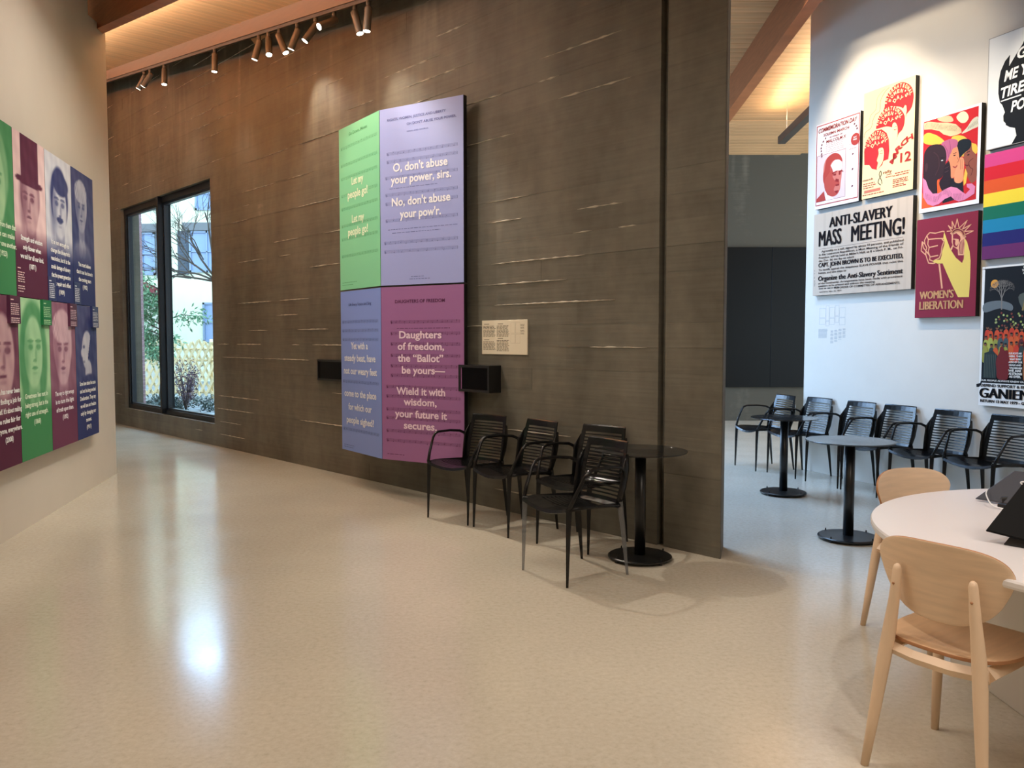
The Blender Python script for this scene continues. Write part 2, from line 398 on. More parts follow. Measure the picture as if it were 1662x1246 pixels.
pm2 = plank_mesh('ceiling_plank', 3.6, PW - .003)
y = 6.6; tilt = -math.atan(.0488)
while y < 13.15:
    o = bpy.data.objects.new('ceiling_plank', pm2); COL.objects.link(o); o.location = (1.3 + random.uniform(-.2, .2), y, zr(y) + random.uniform(0, .002)); o.rotation_euler = (tilt, 0, 0)
    o.parent = c2; y += PW
ZB = zr(13.2)
c3 = slab('ceiling', [(-2.3, 13.2, ZB + .03), (8, 13.2, ZB + .03), (8, 15.2, ZB - .17), (-2.3, 15.2, ZB - .17)])
y = 13.22
while y < 14.85:
    o = bpy.data.objects.new('ceiling_plank', pm2); COL.objects.link(o); o.location = (1.6, y, ZB - .1 * (y - 13.2) + .004); o.rotation_euler = (-math.atan(.1), 0, 0)
    o.parent = c3; y += PW
# bulkhead between the two roof planes over the free end of the wall
b = MB(); b.hexa([cw(-13, 0, zl(-13)), cw(.2, 0, zl(.2)), cw(.2, -.15, zl(.2)), cw(-13, -.15, zl(-13)), cw(-13, 0, 6.2), cw(.2, 0, 6.2), cw(.2, -.15, 6.2), cw(-13, -.15, 6.2)])
struct(b.build('trim_3', FASC))
# fascia along the top of the concrete wall
def zf(s): return 4.232 + .1262 * s
b = MB(); b.hexa([cw(-.2, .40, zf(-.2)), cw(14.4, .40, zf(14.4)), cw(14.4, .33, zf(14.4)), cw(-.2, .33, zf(-.2)), cw(-.2, .40, zl(-.2) + .01), cw(14.4, .40, zl(14.4) + .01), cw(14.4, .33, zl(14.4) + .01), cw(-.2, .33, zl(-.2) + .01)])
struct(b.build('trim_1', FASC), 'wooden fascia above the track lights')
# beams
b = MB(); zb = lambda s: 3.91 + .129 * s
b.hexa([cw(-4, 1.85, zb(-4)), cw(13.5, 1.85, zb(13.5)), cw(13.5, 1.96, zb(13.5)), cw(-4, 1.96, zb(-4)), cw(-4, 1.85, zl(-4) + .02), cw(13.5, 1.85, zl(13.5) + .02), cw(13.5, 1.96, zl(13.5) + .02), cw(-4, 1.96, zl(-4) + .02)])
o = b.build('ceiling_beam', BEAM); struct(o, 'dark timber beam crossing over the end of the left wall')
def rbeam(x0, x1, a0, a1, y0, y1):
    f = lambda x, a, y: (x + .0273 * y, y, 1.48 + a - .0488 * y)
    b = MB(); b.hexa([f(x0, a0, y0), f(x1, a0, y0), f(x1, a0, y1), f(x0, a0, y1), f(x0, a1, y0), f(x1, a1, y0), f(x1, a1, y1), f(x0, a1, y1)]); return b
o = rbeam(2.667, 2.80, 3.70, 4.15, 2.0, 13.2).build('ceiling_beam', BEAM); struct(o, 'orange timber beam over the annex')
# ------------------------------------------------------------------ tall window
win = struct(empty('window_1'), 'tall two-light window with dark metal frame in the concrete wall')
b = MB()
F0, F1 = -.05, -.16
b.fbox(cw, W1 - .10, W1, F0, F1, WZ0, WZ1); b.fbox(cw, W0, W0 + .08, F0, F1, WZ0, WZ1)
b.fbox(cw, W0, W1, F0, F1, WZ0, WZ0 + .075); b.fbox(cw, W0, W1, F0, F1, WZ1 - .10, WZ1)
bevel(b.build('window_frame', FRAMEM, win), .006)
b = MB(); b.fbox(cw, 10.09, 10.16, .012, -.19, WZ0 + .02, WZ1 - .0); bevel(b.build('mullion', FRAMEM, win), .004)
for (a, c) in ((W0 + .08, 10.09), (10.16, W1 - .10)):
    sb = MB(); t = .028
    for (p, q, z0, z1) in ((a, a + t, WZ0 + .075, WZ1 - .1), (c - t, c, WZ0 + .075, WZ1 - .1), (a, c, WZ0 + .075, WZ0 + .075 + t), (a, c, WZ1 - .1 - t, WZ1 - .1)):
        sb.fbox(cw, p, q, F0 - .025, F1 + .02, z0, z1)
    sh = sb.build('sash', mat('sash_metal', (26, 30, 38), .4), win)
    g = MB(); g.fbox(cw, a + t, c - t, -.105, -.111, WZ0 + .1, WZ1 - .125); g.build('pane', GLASS, sh)
b = MB(); b.fbox(cw, W0, W1, -.16, -.30, WZ0 - .005, WZ0 + .015); b.build('window_sill', mat('pale_sill', (150, 148, 142), .5), win)

# ------------------------------------------------------------------ outside, seen through the window
b = MB(); b.box((-24, 9.6, -.4), (-2.4, 40, -.05))
gm = mat('garden_gravel', (120, 128, 134), .9, noise=(7, .55, (1, .5, 1)))
struct(b.build('garden_ground', gm), 'gravelly garden ground outside the window')
fence = tag(empty('lattice_fence', (-9, 21, 0)), 'pale bamboo lattice fence standing outside the tall window', 'fence')
fm = mat('pale_bamboo', (222, 202, 160), .6, rand=.12)
def slat(x0, z0, x1, z1, y, w=.028):
    d = Vector((x1 - x0, 0, z1 - z0)).normalized(); nrm = Vector((-d.z, 0, d.x)) * w
    P = [(x0 - nrm.x, z0 - nrm.z), (x0 + nrm.x, z0 + nrm.z), (x1 + nrm.x, z1 + nrm.z), (x1 - nrm.x, z1 - nrm.z)]
    m = MB(); m.hexa([(p[0], y, p[1]) for p in P] + [(p[0], y + .018, p[1]) for p in P]); return m
for i in range(34):
    x = -3 + i * .17
    slat(x, .04, x + .68, 1.46 + random.uniform(-.05, .06), -.02).build('slat', fm, fence)
    slat(x + .68, .04, x, 1.46 + random.uniform(-.05, .06), .02).build('slat', fm, fence)
for z in (.12, .95, 1.24):
    m = MB(); m.tube([(-3.1, .06, z), (3.4, .06, z)], .03, 8); m.build('rail', fm, fence)
for x in (-2.4, -.6, 1.2, 3.0):
    m = MB(); m.tube([(x, .11, -.05), (x, .11, 1.5)], .04, 8); m.build('post', fm, fence)
# house
house = tag(empty('house', (-11, 30, 0)), 'cream rendered house with blue windows and grey shutters beyond the fence', 'house')
hw = mat('house_render', (214, 220, 200), .8, noise=(2, .04, (1, 1, 1)))
m = MB(); m.box((-9, 0, -.1), (6, 3, 11)); m.build('wall', hw, house)
hb = mat('house_pane', (118, 142, 184), .2); hs = mat('grey_shutter', (62, 74, 92), .6); hl = mat('grey_lintel', (100, 104, 112), .7)
def hwin(x0, x1, z0, z1, lint=True, sh_l=False, sh_r=False):
    x0 += 11; x1 += 11
    f = MB(); t = .07
    for q in ((x0, x0 + t, z0, z1), (x1 - t, x1, z0, z1), (x0, x1, z0, z0 + t), (x0, x1, z1 - t, z1), ((x0 + x1) / 2 - .025, (x0 + x1) / 2 + .025, z0, z1), (x0, x1, (z0 + z1) / 2 - .02, (z0 + z1) / 2 + .02)):
        f.box((q[0], -.08, q[2]), (q[1], 0, q[3]))
    w_ = f.build('window', mat('house_window_frame', (120, 140, 168), .5), house)
    p = MB(); p.box((x0 + .03, -.03, z0 + .03), (x1 - .03, -.01, z1 - .03)); p.build('pane', hb, w_)
    if lint:
        l = MB(); l.box((x0 - .2, -.14, z1 + .02), (x1 + .2, 0, z1 + .3)); l.build('lintel', hl, house)
    for on, xa in ((sh_l, x0 - .42), (sh_r, x1 + .04)):
        if on:
            s_ = MB(); s_.box((xa, -.07, z0 - .08), (xa + .38, 0, z1)); 
            for k in range(14): s_.box((xa + .04, -.09, z0 + k * (z1 - z0) / 14), (xa + .34, -.06, z0 + (k + .6) * (z1 - z0) / 14))
            s_.build('shutter', hs, house)
hwin(-11.8, -10.5, 3.95, 5.45, True, True, False)
hwin(-14.0, -13.05, 3.85, 5.4, True, False, True)
hwin(-11.55, -10.3, 6.2, 7.4, False, False, False)
hwin(-11.35, -10.3, 1.4, 2.85, False, False, False)
m = MB(); m.box((-3.0, -.1, 6.2), (-1.6, .02, 6.55)); m.build('band_course', hl, house)
# garden wall with stepped red coping
gw = tag(empty('garden_wall', (-13, 28, 0)), 'garden wall with dark red stepped coping in front of the house', 'garden wall')
m = MB()
for k in range(6): m.box((-.2 + k * .2, 0, -.05), (k * .2, .3, 3.35 - k * .085))
m.build('wall', mat('garden_wall_render', (176, 176, 168), .8), gw)
for k in range(6):
    m = MB(); m.box((-.22 + k * .2, -.06, 3.35 - k * .085), (k * .2 + .02, .36, 3.62 - k * .085)); m.build('coping', mat('red_coping', (110, 38, 46), .7), gw)
# brick pier
pier = tag(empty('brick_pier', (-7.52, 16.2, 0)), 'purplish brick pier just outside the left edge of the window', 'pier')
bm_ = mat('purple_brick', (112, 84, 92), .8, rand=.15)
bme = None
for r in range(74):
    for k in range(2):
        if bme is None:
            m = MB(); m.box((-.145 + 0, -.14, 0), (-.004, .14, .066)); o = m.build('brick', bm_, pier); bme = o.data
        else:
            o = bpy.data.objects.new('brick', bme); COL.objects.link(o); o.parent = pier
        o.location = (k * .149, 0, -.04 + r * .076)
m = MB(); m.box((-.138, -.132, -.05), (.138, .132, 5.6)); m.build('mortar', mat('mortar', (150, 140, 140), .9), pier)
m = MB(); m.box((-.16, -.16, 5.59), (.16, .16, 5.68)); m.build('cap', hl, pier)
# vegetation
def leaves(name, m, parent, centers, n, size, spread, droop=0):
    vs = []; fs = []
    for i in range(n):
        c = centers[rng.integers(len(centers))]; p = np.array(c) + rng.normal(0, 1, 3) * spread
        a = rng.normal(0, 1, 3); a[2] -= droop; a /= np.linalg.norm(a); q = rng.normal(0, 1, 3); q -= a * q.dot(a); q /= np.linalg.norm(q)
        L_ = size * rng.uniform(.6, 1.3); k = len(vs)
        vs += [p, p + a * L_ * .5 + q * L_ * .16, p + a * L_, p + a * L_ * .5 - q * L_ * .16]; fs.append((k, k + 1, k + 2, k + 3))
    b = MB(); b.add([Vector(v) for v in vs], fs); o = b.build(name, m, parent); o['kind'] = 'stuff'; return o
GREEN = mat('evergreen_leaf', (96, 140, 104), .5, rand=.1); TW = mat('bark', (58, 50, 46), .8)
ev = tag(empty('evergreen_tree', (-8.3, 19.4, -.05)), 'leafy light green tree rising behind the lattice fence', 'tree')
m = MB(); cs = []
m.tube([(-.1, 0, 0), (-.05, .1, .9), (.1, 0, 1.8), (.0, 0, 2.9)], [.06, .05, .035, .015], 8)
for k in range(16):
    z = .9 + k * .12; a = random.uniform(0, 2 * PI); r = random.uniform(.5, 1.3)
    p1 = (math.cos(a) * r, math.sin(a) * .3, z + random.uniform(.1, .5))
    m.tube([(0, 0, z), (p1[0] * .5, p1[1] * .5, z + .15), p1], [.02, .014, .006], 6)
    for t in np.linspace(.45, 1.1, 5): cs.append((p1[0] * t, p1[1] * t, z + (p1[2] - z) * t))
m.build('trunk', TW, ev); leaves('foliage', GREEN, ev, cs, 2600, .13, .10, .5)
bt = tag(empty('bare_tree', (-9.7, 23.5, -.05)), 'bare twiggy tree with dark branches in front of the house', 'tree')
m = MB()
def branch(p, d, L_, r, lev):
    q = p + d * L_ * .5 + Vector((random.uniform(-.1, .1), 0, .03)) * L_; e_ = p + d * L_
    m.tube([p, q, e_], [r, r * .8, r * .6], 5)
    if lev:
        for _ in range(3 if lev > 1 else 4):
            nd = (d + Vector((random.uniform(-.8, .8), random.uniform(-.4, .4), random.uniform(-.5, .5)))).normalized()
            branch(p + d * L_ * random.uniform(.45, 1), nd, L_ * .66, r * .55, lev - 1)
m.tube([(1.6, 0, 0), (1.4, 0, 2.2), (1.2, 0, 3.4)], [.12, .10, .08], 8)
for dx, dz in ((-.9, .6), (-.6, .9), (-1, .25), (-.2, 1), (-.8, .1)):
    branch(Vector((1.25, 0, 3.2)), Vector((dx, .1, dz)).normalized(), 1.5, .035, 4)
m.build('branches', TW, bt)
ps = tag(empty('purple_shrub', (-7.0, 17.4, -.05)), 'low reddish purple shrub in front of the fence', 'shrub')
m = MB(); cs = []
for k in range(14):
    a = random.uniform(0, 2 * PI); r = random.uniform(.1, .35); e_ = (math.cos(a) * r, math.sin(a) * r, random.uniform(.6, 1.1))
    m.tube([(0, 0, 0), (e_[0] * .4, e_[1] * .4, e_[2] * .5), e_], [.012, .009, .004], 5)
    for t in (.4, .6, .8, 1): cs.append((e_[0] * t, e_[1] * t, e_[2] * t))
m.build('stems', TW, ps); leaves('foliage', mat('plum_leaf', (86, 62, 84), .6), ps, cs, 1500, .06, .06)
gs = tag(empty('low_groundcover', (-7.9, 17.8, -.05)), 'dark low plants along the foot of the fence', 'plants')
cs = [(random.uniform(-1.2, 1.6), random.uniform(-.6, .9), random.uniform(.03, .22)) for _ in range(60)]
leaves('foliage', mat('dark_leaf', (46, 66, 62), .6), gs, cs, 2600, .09, .07)


# ------------------------------------------------------------------ track lights
tr = tag(empty('light_track'), 'long dark lighting track under the wooden fascia above the concrete wall', 'light track')
b = MB(); zt = lambda s: zf(s) - .035
b.hexa([cw(-.1, .385, zt(-.1)), cw(14, .385, zt(14)), cw(14, .35, zt(14)), cw(-.1, .35, zt(-.1)), cw(-.1, .385, zf(-.1)), cw(14, .385, zf(14)), cw(14, .35, zf(14)), cw(-.1, .35, zf(-.1))])
b.build('track', mat('track_bronze', (56, 46, 38), .5), tr)
spots_ = [ # s, aim (ds, dd, dz), lit towards us, label
 (9.50, (.20, .10, -.30), 1, 'outermost left track spotlight, one of a tilted pair, at the far end'),
 (9.26, (.22, .12, -.27), 1, 'second from left track spotlight, tilted beside its twin'),
 (8.72, (-.05, .03, -.40), 1, 'short track spotlight hanging almost straight, third from left'),
 (7.05, (.01, .02, -.40), 1, 'solitary track spotlight hanging straight down, fourth from left'),
 (5.86, (.10, .08, -.40), 1, 'left spotlight of the crossed cluster above the green panel'),
 (5.63, (-.13, .06, -.40), 1, 'spotlight crossing its left neighbour, tilted right, above the green panel'),
 (5.38, (-.15, -.10, -.42), 0, 'unlit looking track spotlight tilted right beside the crossed pair'),
 (4.98, (.12, .07, -.30), 1, 'track spotlight tilted left with a thin sliver of lens showing'),
 (4.60, (.10, .17, -.28), 1, 'strongly tilted track spotlight with an oval lens, above the panels'),
 (4.24, (.02, .34, -.20), 1, 'track spotlight turned to the room with the brightest round lens'),
 (3.86, (-.10, -.06, -.42), 0, 'track spotlight seen from behind, tilted, second from the right end'),
 (3.63, (.02, .03, -.40), 1, 'rightmost track spotlight hanging straight down')]
for s, a, lit, lab in spots_:
    base = cw(s, .37, zt(s)); d = (CU * a[0] + CN * a[1] + Vector((0, 0, a[2]))).normalized()
    L = tag(empty('track_spotlight', base), lab, 'spotlight', 'spotlights on the track above the concrete wall')
    b = MB(); b.tube([(0, 0, .0), (0, 0, -.05)], .022, 10); b.tube([(0, 0, -.04), (0, 0, -.085)], .012, 8); b.build('mount', LAMPM, L)
    p0 = Vector((0, 0, -.085)) - d * .035; n_ = 20
    b = MB(); b.tube([p0, p0 + d * .012, p0 + d * .22, p0 + d * .225], [.030, .037, .037, .035], n_, smooth=False)
    b.build('body', LAMPM, L)
    b = MB(); b.tube([p0 + d * .2255, p0 + d * .228], [.0325, .0325], n_, smooth=False); b.build('lens', LENS, L)
    spot('spot_beam', base + p0 + d * .24, d, 34 if lit else 60, (1, .86, .68), 84, 1.0, .03)

# linear uplight on the beam and pendants in the annex
def strip(name, P, Q, w_, h_, lab, wires=()):
    P = Vector(P); Q = Vector(Q); t = (Q - P).normalized(); sd = t.cross(Vector((0, 0, 1))).normalized() * w_ / 2; u_ = Vector((0, 0, h_))
    o = tag(empty(name), lab, 'lamp')
    b = MB(); b.hexa([P - sd, P + sd, Q + sd, Q - sd, P - sd + u_, P + sd + u_, Q + sd + u_, Q - sd + u_]); b.build('housing', mat('lamp_housing', (78, 70, 62), .5), o)
    i_ = sd * .7; e_ = Vector((0, 0, .004)); z_ = u_ + Vector((0, 0, .0005))
    b = MB(); b.hexa([P - i_ + z_, P + i_ + z_, Q + i_ + z_, Q - i_ + z_, P - i_ + z_ + e_, P + i_ + z_ + e_, Q + i_ + z_ + e_, Q - i_ + z_ + e_]); b.build('led_strip', LED, o)
    return o
s0, s1 = 3.4, 12.6
o = strip('cove_uplight', cw(s0, 1.79, zb(s0) + .12), cw(s1, 1.79, zb(s1) + .12), .06, .05, 'long linear uplight hidden along the dark ceiling beam')
for k in range(4):
    sm_ = s0 + (k + .5) * (s1 - s0) / 4
    area('cove_light', cw(sm_, 1.76, zb(sm_) + .2), (CN * -.25 + Vector((0, 0, 1))), .06, 2.2, 115, (1, .90, .76)).rotation_euler = Matrix((CN.to_tuple(), upv.to_tuple(), CN.cross(upv).to_tuple())).transposed().to_euler()
def pend(x, a, y0, y1, lab):
    P = (x + .0273 * y0, y0, 1.48 + a - .0488 * y0); Q = (x + .0273 * y1, y1, 1.48 + a - .0488 * y1)
    o = strip('pendant_uplight', P, Q, .11, .11, lab)
    b = MB()
    for y in np.linspace(y0 + .25, y1 - .25, 4): b.tube([(x + .0273 * y, y, 1.48 + a - .0488 * y + .11), (x + .0273 * y, y, zr(y) + .01)], .004, 6)
    b.build('wires', mat('wire', (200, 200, 195), .4), o)
    area('pendant_light', ((P[0] + Q[0]) / 2, (y0 + y1) / 2, (P[2] + Q[2]) / 2 + .14), (0, 0, 1), .08, y1 - y0, 26 * (y1 - y0) / 4, (1, .78, .52))
pend(3.77, 3.60, 6.8, 12.6, 'long slim pendant uplight hung on wires in front of the white wall')
pend(2.72, 3.60, 11.9, 13.0, 'pendant uplight behind the free end of the concrete wall')

# ------------------------------------------------------------------ printing helpers (flat ink on panels)
class Ink:
    """flat prints in panel coordinates: x to the right (m), z up (m), laid just proud of the face (y = -depth)"""
    def __init__(s, W, H, y): s.W, s.H, s.y = W, H, y; s.v = []; s.f = []; s.c = []; s.k = 0
    def poly(s, pts, rgb, lift=True):
        if lift: s.k += 1
        P = [(u * s.W, v * s.H) for u, v in pts]; n0 = len(s.v); y = s.y - .0004 - .00006 * s.k
        s.v += [(x, y, z) for x, z in P]
        for t in tessellate_polygon([[Vector((x, z, 0)) for x, z in P]]):
            a, b_, c_ = [P[i] for i in t]
            if (b_[0] - a[0]) * (c_[1] - a[1]) - (b_[1] - a[1]) * (c_[0] - a[0]) < 0: t = t[::-1]
            s.f.append(tuple(n0 + i for i in t)); s.c.append(lin(rgb))
        return s
    def rect(s, u0, v0, u1, v1, rgb, lift=False): return s.poly([(u0, v0), (u1, v0), (u1, v1), (u0, v1)], rgb, lift)
    def smooth(s, pts, rgb, n=5, lift=True): return s.poly(curve(pts, n), rgb, lift)
    def line(s, pts, w_, rgb, closed=False, lift=True):
        if lift: s.k += 1
        P = [(u * s.W, v * s.H) for u, v in pts]
        if closed: P.append(P[0])
        y = s.y - .0004 - .00006 * s.k
        for (a, b_) in zip(P[:-1], P[1:]):
            dx, dz = b_[0] - a[0], b_[1] - a[1]; l = math.hypot(dx, dz) or 1; nx, nz2 = -dz / l * w_ / 2, dx / l * w_ / 2; ex, ez = dx / l * w_ * .3, dz / l * w_ * .3
            n0 = len(s.v); s.v += [(a[0] - nx - ex, y, a[1] - nz2 - ez), (b_[0] - nx + ex, y, b_[1] - nz2 + ez), (b_[0] + nx + ex, y, b_[1] + nz2 + ez), (a[0] + nx - ex, y, a[1] + nz2 - ez)]
            s.f.append((n0, n0 + 1, n0 + 2, n0 + 3)); s.c.append(lin(rgb))
        return s
    def disc(s, u, v, r, rgb, n=28, rz=None, lift=True):
        rz = rz or r
        return s.poly([(u + r / s.W * math.cos(2 * PI * k / n), v + rz / s.H * math.sin(2 * PI * k / n)) for k in range(n)], rgb, lift)
    def words(s, u0, u1, v, h, rgb, rag=.0, word=.055):
        """a line too small to read: word-shaped dashes"""
        x = u0; end = u1 - rag * random.random() * (u1 - u0)
        while x < end:
            w_ = min(word * random.uniform(.4, 1.4), end - x)
            s.rect(x, v, x + w_, v + h, rgb); x += w_ + word * .22
        return s
    def build(s, name, parent):
        if not s.f: return None
        me = bpy.data.meshes.new(name); me.from_pydata(s.v, [], s.f); me.materials.append(PRINT)
        ca = me.color_attributes.new('ink', 'FLOAT_COLOR', 'CORNER'); arr = []
        for p, c in zip(me.polygons, s.c): arr += [*c, 1.0] * p.loop_total
        ca.data.foreach_set('color', arr); me.update()
        o = bpy.data.objects.new(name, me); COL.objects.link(o); o.parent = parent; o['kind'] = 'stuff'; return o
def curve(pts, n=5, closed=True):
    out = []; N = len(pts)
    for i in range(N if closed else N - 1):
        p0, p1, p2, p3 = (pts[(i - 1) % N], pts[i], pts[(i + 1) % N], pts[(i + 2) % N]) if closed else (pts[max(i - 1, 0)], pts[i], pts[i + 1], pts[min(i + 2, N - 1)])
        for k in range(n):
            t = k / n; t2, t3 = t * t, t * t * t
            out.append(tuple(.5 * (2 * p1[j] + (p2[j] - p0[j]) * t + (2 * p0[j] - 5 * p1[j] + 4 * p2[j] - p3[j]) * t2 + (3 * p1[j] - p0[j] - 3 * p2[j] + p3[j]) * t3) for j in (0, 1)))
    if not closed: out.append(pts[-1])
    return out
_glyph = {}
def glyph(text, bold):
    k = (text, bold)
    if k not in _glyph:
        cu = bpy.data.curves.new('t', 'FONT'); cu.body = text; cu.size = 1; cu.offset = bold; cu.resolution_u = 3; cu.align_x = 'LEFT'
        o = bpy.data.objects.new('t', cu); COL.objects.link(o); bpy.context.view_layer.update()
        dg = bpy.context.evaluated_depsgraph_get(); me = bpy.data.meshes.new_from_object(o.evaluated_get(dg))
        v = [(p.co.x, p.co.y) for p in me.vertices]; f = [tuple(p.vertices) for p in me.polygons]
        bpy.data.objects.remove(o); bpy.data.curves.remove(cu); bpy.data.meshes.remove(me)
        _glyph[k] = (v, f)
    return _glyph[k]
class Text:
    def __init__(s, W, H, y): s.W, s.H, s.y = W, H, y; s.v = []; s.f = []
    def put(s, text, u0, u1, v0, cap, bold=.02, shear=0., slope=0., fat=0, align='C'):
        """fit between u0..u1 (if u1 given), baseline v0, capital height cap (m)"""
        v, f = glyph(text, bold)
        if not v: return s
        xs = [p[0] for p in v]; x0, x1 = min(xs), max(xs); sz = cap / .70
        if u1 is not None: sx_ = (u1 - u0) * s.W / (x1 - x0)
        else: sx_ = sz
        n0 = len(s.v)
        ax = u0 * s.W if u1 is not None or align == 'L' else u0 * s.W - (x1 - x0) * sx_ / 2
        for j in range(-fat, fat + 1):
            n0 = len(s.v)
            for x, yy in v:
                X = (x - x0) * sx_; Z = yy * sz + X * slope; X += shear * yy * sz
                s.v.append((ax + X + j * .0035, s.y, v0 * s.H + Z))
            s.f += [tuple(n0 + i for i in q) for q in f]
        return s
    def arc(s, text, uc, vc, r, a0, a1, h, w_=None, bold=.03):
        """letters along an arc from angle a0 to a1 (degrees), tops outwards"""
        n_ = len(text)
        for i, ch in enumerate(text):
            if ch == ' ': continue
            a = math.radians(a0 + (a1 - a0) * (i + .5) / n_); v, f = glyph(ch, bold); xs = [p[0] for p in v]; x0, x1 = min(xs), max(xs)
            cw_ = (w_ or abs(math.radians(a1 - a0)) * r / n_ * .82); k = cw_ / max(x1 - x0, .3); sz = h / .7; n0 = len(s.v)
            for x, yy in v:
                X = (x - (x0 + x1) / 2) * k; Z = yy * sz
                rr = r + Z; s.v.append((uc * s.W + math.cos(a) * rr + math.sin(a) * X, s.y, vc * s.H + math.sin(a) * rr - math.cos(a) * X))
            s.f += [tuple(n0 + i for i in q) for q in f]
        return s
    def build(s, name, m, parent):
        b = MB(); b.add(s.v, s.f); o = b.build(name, m, parent); o['kind'] = 'stuff'; return o
def inkm(name, rgb): return mat('ink_' + name, rgb, .5)
def grid_print(name, parent, W, H, y, fn, nx, nz, x0=0, z0=0):
    """a soft-toned printed picture: fn(u, v) -> rgb arrays"""
    uu, vv = np.meshgrid(np.linspace(0, 1, nx + 1), np.linspace(0, 1, nz + 1)); rgb = np.clip(fn(uu, vv), 0, 255) / 255
    rgb = np.where(rgb <= .04045, rgb / 12.92, ((rgb + .055) / 1.055) ** 2.4)
    co_ = np.stack([x0 + uu * W, np.full_like(uu, y), z0 + vv * H], -1).reshape(-1, 3)
    me = bpy.data.meshes.new(name); i = np.arange(nx * nz); r = i // nx; c = i % nx; a = r * (nx + 1) + c
    me.from_pydata(co_.tolist(), [], np.stack([a, a + 1, a + nx + 2, a + nx + 1], -1).tolist()); me.materials.append(PRINT)
    ca = me.color_attributes.new('ink', 'FLOAT_COLOR', 'POINT'); ca.data.foreach_set('color', np.concatenate([rgb.reshape(-1, 3), np.ones((co_.shape[0], 1))], 1).ravel())
    o = bpy.data.objects.new(name, me); COL.objects.link(o); o.parent = parent; return o
def board(name, parent, W, H, t, m, y0=0):
    b = MB(); b.box((0, y0 - t, 0), (W, y0, H)); return bevel(b.build(name, m, parent), .002, 1)
ANG_C = math.atan2(-.729, .685); ANG_L = math.atan2(.977, -.213); ANG_R = math.atan2(-.933, .361)

# ------------------------------------------------------------------ the four song panels set as a shallow V on the concrete wall
ZT, ZM, ZB_ = 3.615, 1.980, .347
PR_, PM_, PL_ = cw(2.54, .12, 0), cw(3.45, .38, 0), cw(4.345, .27, 0)
angR = math.atan2(*(PR_ - PM_).yx[:2]) if False else math.atan2(PR_.y - PM_.y, PR_.x - PM_.x)
angL = math.atan2(PM_.y - PL_.y, PM_.x - PL_.x); WR = (PR_ - PM_).length; WL = (PM_ - PL_).length
def staff(k, u0, u1, v, rgb, W, H, gap=.0062, notes=10, step=5):
    for i in range(5): k.rect(u0, v + i * gap / H, u1, v + i * gap / H + .0013 / H, rgb)
    k.rect(u0, v, u0 + .0025 / W, v + 4.2 * gap / H, rgb); k.rect(u1 - .003 / W, v, u1, v + 4.2 * gap / H, rgb)
    k.smooth([(u0 + .012 / W, v - gap / H), (u0 + .022 / W, v + gap / H), (u0 + .012 / W, v + 3 * gap / H), (u0 + .02 / W, v + 5.2 * gap / H), (u0 + .008 / W, v + 3 * gap / H), (u0 + .010 / W, v + 1 * gap / H)], rgb, 3, False)
    n_ = notes
    for i in range(n_):
        u = u0 + (u1 - u0) * (i + 1.2) / (n_ + .8) + random.uniform(-.004, .004); vz = v + random.uniform(-.5, 4) * gap / H
        k.disc(u, vz, .0052, rgb, 8, .0036, False)
        sg = 1 if vz < v + 2 * gap / H else -1
        k.rect(u + (.0042 if sg > 0 else -.0052) / W, min(vz, vz + sg * .023 / H), u + (.0055 if sg > 0 else -.0039) / W, max(vz, vz + sg * .023 / H), rgb)
    for i in range(1, step):
        u = u0 + (u1 - u0) * i / step; k.rect(u, v, u + .0014 / W, v + 4 * gap / H, rgb)
def song(name, org, ang, W, z0, z1, rgb, dark, lab, title, lines, size, col, staves, foot, bold=.025, tcol=None):
    H = z1 - z0
    o = tag(empty(name, (org.x, org.y, z0), ang), lab, 'wall panel', 'song panels of the folded wall display')
    core = MB(); core.box((0.001, .004, .003), (W - .001, .05, H - .003)); core.build('edge_frame', EDGEB, o)
    m = mat('panel_' + name + lab[:12], rgb, .42); p = MB(); p.box((.004, 0, .004), (W - .004, .004, H - .004)); p.build('face', m, o)
    k = Ink(W, H, 0)
    for st in staves: staff(k, *st[:3], dark, W, H, **st[3])
    for v, u0, u1 in foot: k.words(u0, u1, v, .005 / H, dark, .3, .04)
    k.build('sheet_music', o)
    if title:
        t = Text(W, H, -.0022)
        for tx, u0, u1, v, c in title: t.put(tx, u0, u1, v, c, .012)
        t.build('title', mat('ink_title' + name + lab[:12], dark, .5), o)
    t = Text(W, H, -.003)
    for tx, u0, u1, v in lines: t.put(tx, u0, u1, v, size, bold)
    t.build('lettering', mat('ink_quote_' + lab[:12], col, .45), o)
    return o
